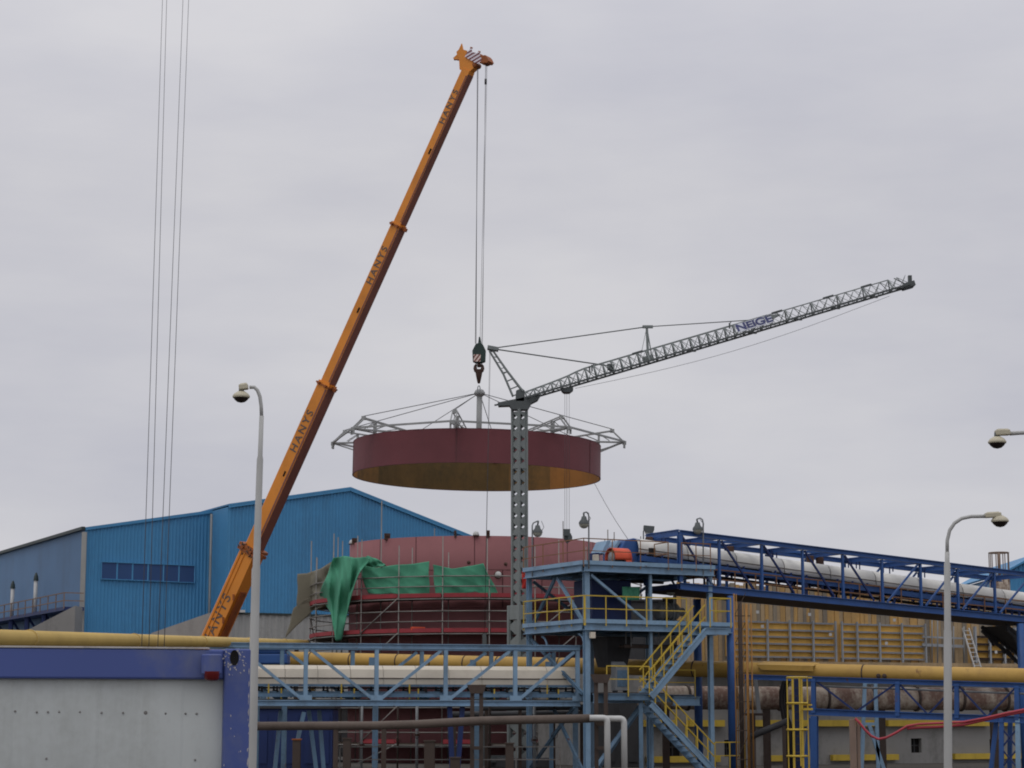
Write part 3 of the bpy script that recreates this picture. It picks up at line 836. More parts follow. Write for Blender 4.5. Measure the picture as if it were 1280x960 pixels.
# the ring hangs slightly out of level: turn it about its suspension point
tilt = M.Translation(hub) @ M.Rotation(R(.9), 4, 'Y') @ M.Translation(-hub)
rg.matrix_world = tilt @ WM[rg.name]
# tag line from ring to the plant
a_, b_ = P(743, 604, 106), P(789, 680, 86)
m = MB(); m.tube([a_.lerp(b_, k / 6) - Z * (.12 * math.sin(math.pi * k / 6)) for k in range(7)], .012, 5)
tag(m.build('tag_line', MT['rope'], rootloc=b_), 'thin tag line from the hanging ring down to the belt drive', 'rope')

# ================================================================== standing tank
R2 = 6.72
tk = thing('storage_tank', 'dark red steel tank standing inside the scaffold', 'tank', (TX, TY, 0))
ZT = P(596, 683.5, 110.5).z
m = MB(); vs = []
NT = 112
lv = [0, 1.9, 3.8, 5.7, 7.6, 9.5, ZT]
for z in lv:
    for k in range(NT):
        t = 2 * math.pi * k / NT
        vs.append(V((TX + R2 * math.cos(t), TY + R2 * math.sin(t), z)))
m.add(vs, [(i * NT + k, i * NT + (k + 1) % NT, (i + 1) * NT + (k + 1) % NT, (i + 1) * NT + k) for i in range(len(lv) - 1) for k in range(NT)], 0, True)
ts = m.build('shell', MT['tank'], tk, solid=.03)
for z in lv[1:-1]:
    m = MB(); m.tube([V((TX + (R2 + .01) * math.cos(2 * math.pi * k / 72), TY + (R2 + .01) * math.sin(2 * math.pi * k / 72), z)) for k in range(73)], .022, 5, False); m.build('weld_seam', MT['seam'], ts)
for k, dg in enumerate((-130, -104, -78, -60, -40, -150)):
    for i in range(3):
        t = R(dg + 14 * (i % 2)); c = V((TX + (R2 + .006) * math.cos(t), TY + (R2 + .006) * math.sin(t), 0))
        m = MB(); m.bar(c + Z * lv[4 + i % 2], c + Z * (lv[5 + i % 2]), .05, .02, V((math.cos(t), math.sin(t), 0))); m.build('weld_seam', MT['seam'], ts)
        if i > 1: break
def on_tank(px, py): return CYL(px, py, TX, TY, R2)
def tank_lamp(px, py, label):
    q = on_tank(px, py); n = V((q.x - TX, q.y - TY, 0)).normalized()
    t = thing('bulkhead_lamp', label, 'lamp', q, 0, 'white round lamps on the tank')
    m = MB(); m.lathe([(.16, 0), (.17, .06), (.14, .16), (.07, .22), (0, .23)], q, 14, n); m.build('globe', MT['white'], t)
    m = MB(); m.lathe([(.2, -.02), (.2, .03), (.16, .03)], q, 14, n); m.build('base', MT['hookrust'], t)
tank_lamp(622.5, 718.5, 'white round lamp on the tank wall beside the third green sheet')
for px, lb in ((440, 'white round lamp on the tank rim, far left'), (595, 'white round lamp on the tank rim above the green sheets')):
    q = V(CYL(px, 674, TX, TY, R2)); q.z = ZT
    t = thing('rim_lamp', lb, 'lamp', q, 0, 'white round lamps on the tank')
    m = MB(); m.lathe([(.15, .02), (.16, .08), (.12, .18), (.05, .23), (0, .24)], q, 14); m.build('globe', MT['white'], t)
    m = MB(); m.lathe([(.17, -.02), (.17, .03)], q, 14); m.build('base', MT['hookrust'], t)
for px, w_ in ((484, .3), (443, .26), (610, .16), (569, .1)):
    q = V(CYL(px, 674, TX, TY, R2)); 
    m = MB(); m.box(q + Z * (ZT - q.z + .1), w_, .12, .34, R(15)); m.box(q + Z * (ZT - q.z + .18), w_ * .5, .26, .12, R(15)); m.build('rim_clamp', MT['hookrust'], tk)
for px, py in ((586, 703), (632, 705)):
    q = on_tank(px, py); n = V((q.x - TX, q.y - TY, 0)).normalized()
    m = MB(); m.lathe([(.09, 0), (.09, .04), (0, .05)], q, 8, n); m.build('lug', MT['hookrust'], ts)

# ================================================================== scaffold round the tank
sc = thing('scaffold', 'tube scaffold with red toe boards ringing the tank', 'scaffold', (TX, TY, 0))
NB = 24; RI, RO = 7.35, 8.75
LV = [.95, 2.75, 4.55, 6.3, 8.0]
rnd = random.Random(9)
PH = R(-90 + 5)
def sp(r, k, z): t = PH + 2 * math.pi * k / NB; return V((TX + r * math.cos(t), TY + r * math.sin(t), z))
for k in range(NB):
    for r in (RI, RO):
        top = (10.6 + rnd.uniform(-.6, 1.1)) if r == RO else (10.9 + rnd.uniform(-.6, .9) + (1.3 if k % 4 == 1 else 0))
        if r == RO and k in (21, 22, 23, 0, 1, 2): top = rnd.choice([8.9, 10.6, 11.0])
        m = MB(); m.tube([sp(r, k, 0), sp(r, k, top)], .028, 7); m.build('standard', MT['scaf'], sc)
for i, z in enumerate(LV):
    for k in range(NB):
        m = MB(); m.add([sp(6.85, k, z), sp(RO - .05, k, z), sp(RO - .05, k + 1, z), sp(6.85, k + 1, z)], [(0, 1, 2, 3)]); m.build('plank_deck', MT['plank'], sc, solid=.05)
        if rnd.random() < (.85 if i < 4 else .95):
            m = MB(); m.bar(sp(RO + .02, k + .03, z + .12), sp(RO + .02, k + .97, z + .12), .04, .2); m.build('toe_board', MT['toe'], sc)
for i, z in enumerate(LV):
    for hh in (-.06, .55, 1.05):
        m = MB()
        for k in range(NB):
            m.tube([sp(RO + .04, k - .04, z + hh), sp(RO + .04, k + 1.04, z + hh)], .03, 6)
        if hh < 0:
            for k in range(NB): m.tube([sp(RI - .1, k, z - .06), sp(RO + .15, k, z - .06)], .03, 6)
        m.build('ledger', MT['scaf'], sc)
for k in (1, 5, 9, 13, 17, 21):
    for i in range(5):
        za = 0 if i == 0 else LV[i - 1]
        m = MB(); m.tube([sp(RO + .09, k, za), sp(RO + .09, k + 1, LV[i])], .032, 6); m.build('brace', MT['scaf'], sc)
# workers' gear
q = sp(RO - .3, 22.4, 6.4)
b1 = MB(); b1.box(q + Z * .1, .7, .3, .2, .2); tag(b1.build('tool_box', MT['guard'], rootloc=q, bevel=.03), 'orange tool box lying on a scaffold deck under the green sheets', 'box')

# tarpaulins
def tarp(name, label, top, bot, r, mat, nu=26, nv=16, fold=.12, freq=5, seed=0, grp=None, sag=0, cat='tarpaulin', curl=0):
    def ev(poly, t):
        L = [0]
        for a, b in zip(poly, poly[1:]): L.append(L[-1] + math.hypot(b[0] - a[0], b[1] - a[1]))
        d = t * L[-1]
        for (a, b, l0, l1) in zip(poly, poly[1:], L, L[1:]):
            if d <= l1 + 1e-9:
                f = (d - l0) / max(l1 - l0, 1e-9); return a[0] + (b[0] - a[0]) * f, a[1] + (b[1] - a[1]) * f
        return poly[-1]
    rr = random.Random(seed); ph = [rr.uniform(0, 6.28) for _ in range(8)]
    vs = []
    for j in range(nv + 1):
        v = j / nv
        for i in range(nu + 1):
            u = i / nu
            a, b = ev(top, u), ev(bot, u)
            x = a[0] + (b[0] - a[0]) * v; y = a[1] + (b[1] - a[1]) * v + sag * math.sin(math.pi * u) * (1 - v)
            x += .5 * math.sin(9 * v + ph[4] + 3 * u); y += .4 * math.sin(11 * u + ph[5])
            f = fold * (math.sin(freq * u * 6.28 + ph[0] + 2.2 * v) * .5 + (1 - 2.2 * abs(math.sin(freq * .9 * u * 6.28 - 2.5 * v + ph[1]))) * .4 + math.sin(freq * .6 * (u + v) * 6.28 + ph[2]) * .55 + .3 * (1 - 2 * abs(math.sin(9 * u - 6.5 * v + ph[3])))) * (.45 + .55 * v)
            p = CYL(x, y, TX, TY, r + f + curl * math.sin(math.pi * v))
            vs.append(p)
    m = MB(); w = nu + 1
    m.add(vs, [(j * w + i, j * w + i + 1, (j + 1) * w + i + 1, (j + 1) * w + i) for j in range(nv) for i in range(nu)], 0, True)
    c = sum((V(v) for v in vs), V((0, 0, 0))) / len(vs)
    tag(m.build(name, mat, rootloc=c, solid=.012), label, cat, grp)
G = 'green sheets tied to the scaffold'
tarp('green_tarp', 'large green sheet bunched and hanging in a long point at the scaffold corner', [(417, 697), (430, 695), (443, 697), (455, 696), (463, 699)], [(399, 743), (413, 766), (419, 802), (427, 800), (441, 727)], 9.0, MT['tarpg'], 56, 44, .3, 2.2, 3, G, 0, curl=.15)
tarp('green_tarp', 'small green sheet crumpled over the top rail above the middle sheet', [(450, 702), (459, 694.5), (470, 698), (478, 703)], [(447, 709), (460, 708), (470, 709), (484, 708)], 8.55, MT['tarpg'], 16, 6, .14, 2, 8, G)
tarp('green_tarp', 'middle green sheet tied flat along the scaffold rail', [(446, 704), (470, 708), (497, 704), (536, 702)], [(460, 742), (490, 742), (515, 746), (537, 744)], 8.6, MT['tarpg'], 54, 24, .07, 1.7, 5, G, 2)
tarp('green_tarp', 'right green sheet on the scaffold with a loose slanting corner', [(541, 706), (565, 709), (590, 706), (604, 703), (607, 711)], [(544, 744), (570, 743), (595, 740), (610, 745), (626, 747)], 8.6, MT['tarpg'], 54, 24, .07, 1.5, 6, G, 1.5)
tarp('olive_tarp', 'olive canvas sheet blowing out from the scaffold left end', [(372, 717), (384, 717), (402, 710), (424, 697)], [(371, 757), (386, 754), (398, 749), (416, 748)], 8.6, MT['tarpb'], 24, 16, .16, 1.6, 7, 'olive sheets tied to the scaffold')
tarp('olive_tarp', 'olive canvas tail hanging down to a point left of the scaffold', [(412, 738), (396, 742), (381, 749), (367, 760)], [(412, 756), (392, 763), (373, 781), (357, 797)], 8.6, MT['tarpb'], 20, 12, .14, 1.6, 12, 'olive sheets tied to the scaffold')

# ================================================================== tower crane
TD = 94.0
mb = P(649.5, 900, TD); mb.z = 0
tw = thing('tower_crane', 'grey tower crane with a lattice mast and a raised jib carrying a sign', 'crane', mb)
MA = R(42)
ma, mbv = V((math.cos(MA), math.sin(MA), 0)), V((-math.sin(MA), math.cos(MA), 0))
def mast(z0, z1, wd, leg, pitch, name, mat):
    root = MB(); 
    cs = [(-1, -1), (1, -1), (1, 1), (-1, 1)]
    c = V((mb.x, mb.y, 0))
    prt = None
    m = MB()
    zz = z0; k = 0
    h = wd / 2
    for f in range(4):
        a, b = cs[f], cs[(f + 1) % 4]
        A = c + ma * a[0] * h + mbv * a[1] * h; B = c + ma * b[0] * h + mbv * b[1] * h
        d = (B - A).normalized(); nrm = d.cross(Z)
        zz = z0
        iw = (B - A).length - 2 * leg * .5
        while zz < z1 - pitch * .9:
            # pressed plate with a triangular opening
            q = lambda x, y: A + d * (leg * .5 + x * iw) + Z * (zz + y * pitch)
            m.add([q(0, 0), q(1, 0), q(1, 1), q(0, 1), q(.1, .16), q(.1, .84), q(.82, .5)], [(0, 1, 6, 4), (1, 2, 6), (2, 3, 5, 6), (3, 0, 4, 5)])
            zz += pitch
    lac = m.build(name, mat, tw, solid=.014)
    for f in cs:
        q = c + ma * f[0] * h + mbv * f[1] * h
        m = MB(); m.bar(q + Z * z0, q + Z * z1, leg * 1.1, leg * 1.1, ma); m.build('mast_leg', mat, lac)
    return lac
zA = P(649, 757, TD).z; zB = P(649, 512, TD).z
zA0 = P(649, 775, TD).z
mast(.45, zA, .68, .11, .72, 'lower_mast', MT['cranegrey'])
mast(zA - .2, zB, .46, .085, .5, 'upper_mast', MT['cranegrey'])
c = V((mb.x, mb.y, 0))
for q in (.36, .7):
    zz = zA + (zB - zA) * q
    m = MB(); m.bar(c + Z * (zz - .05), c + Z * (zz + .05), .53, .53, ma); m.build('mast_joint', MT['cranegrey'], tw)
m = MB(); q = c - ma * .1 - mbv * .1; m.tube([q + Z * .6, q + Z * (zB - .2)], .03, 6); m.build('supply_cable', MT['cable'], tw)
m = MB(); m.bar(c + Z * (zA0), c + Z * zA, .76, .76, ma); m.build('mast_collar', MT['cranegrey'], tw, bevel=.02)
m = MB(); m.bar(c, c + Z * .45, 2.2, 2.2, ma); m.build('ballast_base', MT['darkgrey'], tw, bevel=.05)
# slewing platform
def tp(px, py, dy=0): return P(px, py, TD) + V((0, dy, 0))
m = MB(); m.prism([tp(622, 504), tp(642, 500), (tp(668, 494)), tp(676, 494), tp(672, 501), tp(664, 505), tp(659.5, 513), tp(640, 513), tp(637, 508), tp(623, 508.5)], V((0, .5, 0))); m.build('slewing_platform', MT['cranedark'], tw, bevel=.02)
m = MB(); m.prism([tp(644, 503), tp(656, 503), tp(656, 489), tp(652, 486), tp(645, 489)], V((0, .5, 0))); m.build('slewing_head', MT['cranedark'], tw, bevel=.03)
m = MB(); m.tube([tp(618, 506.5), tp(624, 505.5)], .04, 6); m.build('end_pin', MT['cranedark'], tw)
# A-frame
m = MB()
lc = [(611.5, 438), (629, 467), (641, 495)]; rc = [(616, 438), (634.5, 464.5), (654, 490)]
for dy in (-.22, .22):
    for ch_ in (lc, rc):
        k_ = (.5, .9, 1.2)
        for q in range(2): m.bar(tp(*ch_[q], dy * k_[q]), tp(*ch_[q + 1], dy * k_[q + 1]), .06, .065)
for q in (.05, .3, .55, .8, .98):
    a, b = tp(*lc[0]).lerp(tp(*lc[1]), q), tp(*rc[0]).lerp(tp(*rc[1]), q); m.bar(a + V((0, -.15, 0)), b + V((0, .15, 0)), .035, .035)
for q in (.0, .35, .7, 1.0):
    a, b = tp(*lc[1]).lerp(tp(*lc[2]), q), tp(*rc[1]).lerp(tp(*rc[2]), q); m.bar(a, b, .05, .05)
m.bar(tp(609.5, 434.5), tp(623, 437), .45, .16); m.build('a_frame', MT['cranegrey'], tw)
# jib
J0 = tp(659, 498); J1 = tp(1136, 357)
jd = (J1 - J0).normalized(); ju = V((-jd.z, 0, jd.x)); jy = V((0, 1, 0))
JL = (J1 - J0).length
wj = .42
def jh(t):
    s = t * JL
    if s < 1.5: return .30 + .1 * s / 1.5
    s0, s1 = JL * .10, JL * .15
    if s < s0: return .42
    if s < s1: return .42 + .16 * (s - s0) / (s1 - s0)
    return .58 - .06 * (s - s1) / (JL - s1)
def jp(t, top=False, side=0): return J0 + jd * (t * JL) + (ju * jh(t) if top else jy * side * wj)
NJ = 44
m = MB()
for i in range(NJ):
    a, b = i / NJ, (i + 1) / NJ
    for sd in (-1, 1):
        m.tube([jp(a, 0, sd), jp(b, True)] if i % 2 == 0 else [jp(b, 0, sd), jp(a, True)], .017, 5)
        m.tube([jp(b, 0, sd), jp(a, True)] if i % 2 == 0 else [jp(a, 0, sd), jp(b, True)], .012, 5)
        if i % (1 if a < .62 else 3) == 0: m.bar(jp(a, 0, sd), jp(a, True), .05, .05)
    m.tube([jp(a, 0, -1), jp(a, 0, 1)], .022, 5); m.tube([jp(a, 0, -1), jp(b, 0, 1)], .014, 5)
jb = m.build('jib', MT['cranegrey'], tw)
for sd in (-1, 1):
    m = MB(); m.bar(jp(0, 0, sd), jp(1, 0, sd), .07, .08); m.build('bottom_chord', MT['cranedark'], jb)
m = MB()
for i in range(NJ): 
    if i / NJ < .95: m.bar(jp(i / NJ, True), jp((i + 1) / NJ, True) if i < NJ - 2 else jp(i / NJ + .01, True), .06 if i / NJ < .62 else .045, .07 if i / NJ < .62 else .045)
m.build('top_chord', MT['cranegrey'], jb)
for t in (.30, .665, .80, .9):
    m = MB(); m.bar(jp(t, True) - jd * .3 + ju * .02, jp(t, True) + jd * .2 + ju * .02, .1, .09); m.build('joint_plate', MT['cranedark'], jb)
for t in (.42, .58, .70, .80, .9, .97):
    m = MB(); m.bar(jp(t, 0, -1) - jd * .1 - ju * .04, jp(t, 0, 1) + jd * .35 - ju * .04, .1, .08); m.build('cross_member', MT['cranedark'], jb)
m = MB(); m.bar(jp(.985, 0, 0), jp(1.004, 0, 0) + jd * .15, .8, .22); m.bar(jp(1.0) + jd * .06, jp(1.0) + jd * .06 + Z * .45, .2, .16, jd); m.tube([jp(.97, True), jp(1.0)], .025, 6); m.build('jib_nose', MT['cranedark'], jb)
# tie bars, king post, trolley
kt = tp(808.5, 408.5); kb = tp(810, 448)
m = MB(); m.bar(kb, kt, .11, .12, jy); m.bar(kt - V((.2, 0, 0)), kt + V((.28, 0, -.0)), .16, .12); m.tube([kt, tp(815, 447)], .025, 6); m.tube([kt, tp(800, 449)], .012, 5); m.bar(kb - jd * .25, kb + jd * .25, .3, .22); m.build('king_post', MT['cranegrey'], tw)
for A, B, r_ in ((tp(622, 434.5), kt, .026), (kt, tp(955, 399), .022), (tp(623, 437), tp(762, 457.5), .03)):
    m = MB(); m.tube([A, B], r_, 6); m.build('tie_bar', MT['cranedark'], tw)
m = MB(); m.prism([tp(952, 402), tp(954, 397.5), tp(960, 394.5), tp(972, 393.5), tp(975, 394), tp(966, 398.5)], V((0, .3, 0))); m.build('tie_anchor', MT['cranegrey'], tw)
m = MB(); m.prism([tp(759, 455), tp(768, 456), tp(768, 462), tp(763, 464), tp(759, 461)], V((0, .3, 0))); m.build('tie_anchor', MT['cranedark'], tw)
for px, py in ((737, 463), (740, 461.5), (912, 408)):
    m = MB(); a = tp(px, py); m.bar(a - Z * .1, a + Z * (.2 if px < 900 else .16), .07, .07); m.tube([a + Z * .12, a + Z * .2 + V((.1, 0, .05))], .02, 5); m.build('rope_guide', MT['cranedark'], tw)
m = MB(); m.prism([tp(701, 486), tp(716, 484.5), tp(716.5, 488), (tp(712, 491.5)), tp(705, 491.5), tp(702, 489)], V((0, .6, 0))); m.build('trolley', MT['cranedark'], tw, bevel=.02)
for px in (706, 708.5, 711.5):
    m = MB(); m.tube([tp(px, 492), tp(px, 664)], .008, 5); m.build('hoist_rope', MT['rope'], tw)
m = MB(); m.bar(tp(708.5, 661.5), tp(708.5, 670), .3, .24, jy); m.lathe([(.0, -.02), (.2, -.02), (.2, .02), (0, .02)], tp(710, 672), 12, (0, 1, 0)); m.bar(tp(711.5, 667), tp(712.5, 676), .16, .2, jy); m.tube([tp(707.5, 669), tp(707.5, 677), tp(709, 679), tp(710.3, 677)], .035, 7); m.build('hook', MT['cranedark'], tw)
A, B = tp(719, 485.5), tp(1112, 370)
m = MB(); m.tube([A.lerp(B, k / 16) - Z * (.42 * math.sin(math.pi * k / 16)) for k in range(17)], .009, 5); m.build('trolley_rope', MT['rope'], tw)
for dx in (0, .04):
    m = MB(); m.tube([tp(612, 438) + V((dx, 0, 0)), P(605.5, 800, TD - .5)], .008, 5); m.build('back_rope', MT['rope'], tw)
q = P(605.5, 800, TD - .5)
m = MB(); m.bar(V((q.x, q.y, .1)), q + Z * .3, .18, .18); m.bar(V((q.x, q.y, .4)), V((mb.x, mb.y, .4)), .3, .3); m.build('rope_mast', MT['cranedark'], tw)
# sign between jib chords
s0, s1 = None, None
ts_ = [((x - 659) / (1136 - 659)) for x in (921, 936, 945, 957)]
nrm = (jp(.5, 0, -1) - jp(.5, True)).cross(jd).normalized()
if nrm.y > 0: nrm = -nrm
lbl = [('N', 0), ('EI', 1), ('G', 2), ('E', 3)]
edges = [921, 934, 945, 957, 966]
for k, (tx, _) in enumerate(lbl):
    ta, tb_ = (edges[k] - 659) / 477, (edges[k + 1] - 659) / 477
    def q(t, f): return jp(t, 0, -1).lerp(jp(t, True), f) + nrm * .05
    m = MB(); d_ = .012 / 18
    m.prism([q(ta + d_, .1), q(tb_ - d_, .1), q(tb_ - d_, .92), q(ta + d_, .92)], nrm * .02)
    pn = m.build('sign_panel', MT['signwhite'], tw)
    cu_ = bpy.data.curves.new('sign_letters', 'FONT'); cu_.body = tx; cu_.align_x = 'CENTER'; cu_.align_y = 'CENTER'; cu_.size = .64 if len(tx) == 1 else .58; cu_.extrude = .004; cu_.offset = .022
    to = bpy.data.objects.new('tmp', cu_); COL.objects.link(to); bpy.context.view_layer.update()
    me = bpy.data.meshes.new_from_object(to.evaluated_get(bpy.context.evaluated_depsgraph_get())); bpy.data.objects.remove(to)
    tm = (ta + tb_) / 2
    upn = (jp(tm, True) - jp(tm, 0, -1)).normalized()
    rot = M((jd, nrm.cross(jd), nrm)).transposed().to_4x4(); rot.translation = q(tm, .5) + nrm * .016
    me.transform(WM[tw.name].inverted() @ rot); me.materials.clear(); me.materials.append(MT['signblue'])
    o = bpy.data.objects.new('sign_letters', me); COL.objects.link(o); o.parent = pn; WM[o.name] = WM[tw.name]
# ================================================================== shared builders
def guard(parent, path, mat, h=1.05, sp_=1.1, w=.045, name='guardrail', toe=None):
    m = MB()
    path = [V(p) for p in path]
    for a, b in zip(path, path[1:]):
        m.bar(a + Z * h, b + Z * h, w, w); m.bar(a + Z * h * .52, b + Z * h * .52, w * .8, w * .8)
    gr = m.build(name, mat, parent)
    for i, (a, b) in enumerate(zip(path, path[1:])):
        n = max(1, round((b - a).length / sp_))
        for k in range(n + (1 if i == len(path) - 2 else 0)):
            q = a.lerp(b, k / n); m = MB(); m.bar(q - Z * .12, q + Z * h, w, w); m.build('post', mat, gr)
    return gr

def flight(parent, a, b, off, width, mat, rmat, steps):
    """stair: a/b are the near stringer ends, off = unit vector to the far stringer"""
    st = MB(); st.bar(a, b, .07, .26); st.bar(a + Z * .12, b + Z * .12, .12, .03); s_ = st.build('staircase', mat, parent)
    st = MB(); st.bar(a + off * width, b + off * width, .07, .26); st.build('stringer', mat, s_)
    for k in range(steps):
        q = a.lerp(b, (k + .5) / steps)
        m = MB(); d = V((b.x - a.x, b.y - a.y, 0)).normalized(); c = q + off * width / 2
        m.bar(c - off * (width / 2 - .04), c + off * (width / 2 - .04), .26, .04); m.build('tread', mat, s_)
    for o in (0, width):
        m = MB(); A, B = a + off * o, b + off * o
        m.bar(A + Z * 1.05, B + Z * 1.05, .045, .045); m.bar(A + Z * .58, B + Z * .58, .04, .04)
        h = m.build('handrail', rmat, parent)
        for k in range(6):
            q = A.lerp(B, (k + .4) / 6); m = MB(); m.bar(q, q + Z * 1.05, .045, .045); m.build('post', rmat, h)
    return s_

# ================================================================== light blue truss bridge with the covered conveyor
BA = P(322, 844, 80.0); BB = P(724, 843, 83.0)
bu = V((BB.x - BA.x, BB.y - BA.y, 0)).normalized(); bn = V((bu.y, -bu.x, 0))
def TB(px, py, off=0): return PL(px, py, BA - bn * off, bn)
tb = thing('truss_bridge', 'light blue steel truss bridge crossing in front of the tank scaffold', 'bridge', V((BA.x, BA.y, 0)), 0)
zt_, zb_ = TB(520, 808).z, TB(520, 879).z
def tbz(px, z, off=0): q = TB(px, 850, off); q.z = z; return q
XL, XR = 232, 725
for off, mt in ((0, 'pale'), (2.0, 'paledirty')):
    for z, nm in ((zt_, 'top_chord'), (zb_, 'bottom_chord')):
        m = MB(); m.ibeam(tbz(XL, z, off), tbz(XR, z, off), .2, .19 if z == zt_ else .22); m.build(nm, MT[mt], tb)
    sh_ = 0 if off == 0 else -30
    for px in (296, 382, 470.5, 557, 644, 722):
        m = MB(); m.ibeam(tbz(px + sh_, zb_ + .14, off), tbz(px + sh_, zt_ - .12, off), .15, .15, bn); m.build('vertical', MT[mt], tb)
        m = MB(); c = tbz(px + sh_, zb_ + .2, off) + bn * .1; m.bar(c - bu * .24, c + bu * .24, .02, .2); m.build('gusset', MT[mt], tb)
    for a_, b_ in (((312, 1), (376, 0)) if False else ((300, 1), (376, 0)), ((388, 1), (465, 0)), ((477, 0), (551, 1)), ((563, 0), (637, 1)), ((650, 0), (718, 1))):
        A = tbz(a_[0] + sh_, zt_ - .16 if a_[1] else zb_ + .18, off); B = tbz(b_[0] + sh_, zt_ - .16 if b_[1] else zb_ + .18, off)
        m = MB(); m.ibeam(A, B, .11, .12, bn); m.build('diagonal', MT[mt], tb)
for px in range(240, 726, 29):
    m = MB(); m.bar(tbz(px, zb_ + .02, .12), tbz(px, zb_ + .02, 1.88), .12, .14); m.build('floor_beam', MT['paledirty'], tb)
m = MB(); m.bar(tbz(XL, zb_ + .13, .55), tbz(XR - 4, zb_ + .13, .55), .7, .05); m.build('walkway', MT['darkgrey'], tb)
m = MB(); zz = TB(520, 857, .35).z; m.bar(tbz(XL, zz, .35), tbz(XR - 3, zz, .35), .07, .09); hr = m.build('handrail', MT['paledirty'], tb)
m = MB(); m.bar(tbz(XL, zb_ + .3, .2), tbz(XR - 3, zb_ + .3, .2), .04, .14); m.build('kick_plate', MT['paledirty'], tb)
for k, px in enumerate((250, 280, 336, 352, 427, 443, 512, 523, 602, 618, 684, 698)):
    m = MB(); q = tbz(px, zb_ + .12, .33); m.bar(q, V((q.x, q.y, zz + (.05 if k % 2 == 0 else -.12))), .055, .055); m.build('post', MT['yellow'], hr)
for (xt, yt, xb, yb) in ((351, 888, 343, 968), (380, 890, 368, 942), (386, 888, 396, 968), (399, 888, 405, 968)):
    A, B = TB(xt, yt, .9 if xt != 380 else .1), TB(xb, yb, .9 if xt != 380 else .1)
    m = MB(); m.bar(A, V((B.x, B.y, max(B.z, 0))), .13, .15); m.build('leg', MT['paledirty'], tb)
for (x_, off) in ((562, .2), (578, .2), (562, 1.8), (578, 1.8)):
    A = tbz(x_ + .0, zb_ - .14, off); B = tbz(x_ + (4 if x_ < 570 else -6), 0, off)
    m = MB(); m.bar(A, B, .16, .18); m.build('leg', MT['navy'], tb)
for (x_, off) in ((262, .1), (262, 1.9), (719, 1.9)):
    m = MB(); m.bar(tbz(x_, zb_ - .14, off), tbz(x_, 0, off), .22, .22); m.build('leg', MT['pale'], tb)
# covered belt inside the bridge
bc = thing('belt_conveyor', 'cream covered belt conveyor running inside the light blue truss bridge', 'conveyor', V((BA.x, BA.y, zb_ + .1)))
z1, z2 = TB(520, 832.5, 1.3).z, TB(520, 857, 1.0).z
hw = .52
prof = [(-hw, z2), (-hw, z2 + .27), (-hw * .8, z1 - .16), (-hw * .38, z1 - .01), (hw * .38, z1), (hw * .8, z1 - .16), (hw, z2 + .27), (hw, z2)]
seg = [XL + (XR - 4 - XL) * k / 12 for k in range(13)]
for k in range(12):
    m = MB(); A, B = tbz(seg[k] + .25, 0, 1.25), tbz(seg[k + 1] - .25, 0, 1.25)
    vs = [q - bn * x + Z * z for q in (A, B) for x, z in prof]
    n = len(prof)
    m.add(vs, [(i, i + 1, i + 1 + n, i + n) for i in range(n - 1)]); m.build('cover', MT['cover'], bc, solid=.02)
    m = MB(); A.z = B.z = z2 + .27; m.bar(A + bn * (hw + .015), B + bn * (hw + .015), .03, .04); m.build('cover_lip', MT['rusty'], bc)
    for j in range(2):
        q = tbz(seg[k] + 12 + 19 * j, z2 - .22, 1.25)
        m = MB(); m.bar(q + bn * .5 - Z * .25, q + bn * .5 + Z * .2, .08, .08); m.bar(q - bn * .5 - Z * .25, q - bn * .5 + Z * .2, .08, .08); m.bar(q + bn * .6, q - bn * .6, .08, .08); m.build('idler_frame', MT['belt'], bc)
m = MB(); m.bar(tbz(XL, z2 - .1, 1.25), tbz(XR - 3, z2 - .1, 1.25), .8, .05); m.bar(tbz(XL, z2 - .42, 1.25), tbz(XR - 3, z2 - .42, 1.25), .8, .04); m.build('belt', MT['belt'], bc)
for o in (.72, 1.78):
    m = MB(); m.bar(tbz(XL, z2 - .3, o), tbz(XR - 3, z2 - .3, o), .06, .14); m.build('stringer', MT['paledirty'], bc)
# blue bin behind the bridge at the left end
m = MB(); A, B = P(318, 824, 87), P(361, 824, 87); m.bar(A, B, 1.2, .42); m.bar(A + Z * .32 , B + Z * .32 - V((.1, 0, 0)), 1.1, .2)
sb = thing('blue_tank', 'small blue tank with a white lid behind the left end of the truss bridge', 'tank', V(((A.x + B.x) / 2, A.y, 0)))
m.build('body', MT['royal'], sb, bevel=.06)
m = MB(); m.bar(A + Z * .46, B + Z * .46, 1.3, .1); m.build('lid', MT['white'], sb)
for q in (A.lerp(B, .1), A.lerp(B, .9)):
    m = MB(); m.bar(V((q.x, q.y, 0)), q - Z * .2, .2, .2); m.build('leg', MT['paledirty'], sb)

# ================================================================== yellow gas main running behind the bridge and off to the right
ya = P(300, 822, 97.5); yb = P(1310, 847, 80.0)
def ymain(px):
    lo, hi = 0., 1.
    for _ in range(40):
        md = (lo + hi) / 2
        if proj(ya.lerp(yb, md))[0] < px: lo = md
        else: hi = md
    return ya.lerp(yb, lo)
ym = thing('gas_main', 'thick ochre yellow pipe running across behind the truss bridge and off to the right', 'pipe', V((ya.x, ya.y, 0)))
m = MB(); m.tube([ya.lerp(yb, k / 10) for k in range(11)], .33, 22); m.build('pipe_run', MT['ypipe'], ym)
yd = (yb - ya).normalized()
for px in (340, 390, 440, 498, 541, 582, 623, 664, 700, 778, 868, 1080, 1190):
    q = ymain(px); m = MB(); m.tube([q - yd * .025, q + yd * .025], .345, 22); m.build('weld_band', MT['rusty'], ym)
for px in (330, 470, 596, 690):
    q = ymain(px); m = MB(); m.bar(V((q.x, q.y, 0)), q - Z * .3, .25, .25); m.bar(q - Z * .1 + yd * .14, q - Z * .1 - yd * .14, .74, .5); m.build('saddle_post', MT['paledirty'], ym)
A, B = ymain(952), ymain(1022)
m = MB(); fr = V((yd.y, -yd.x, 0))
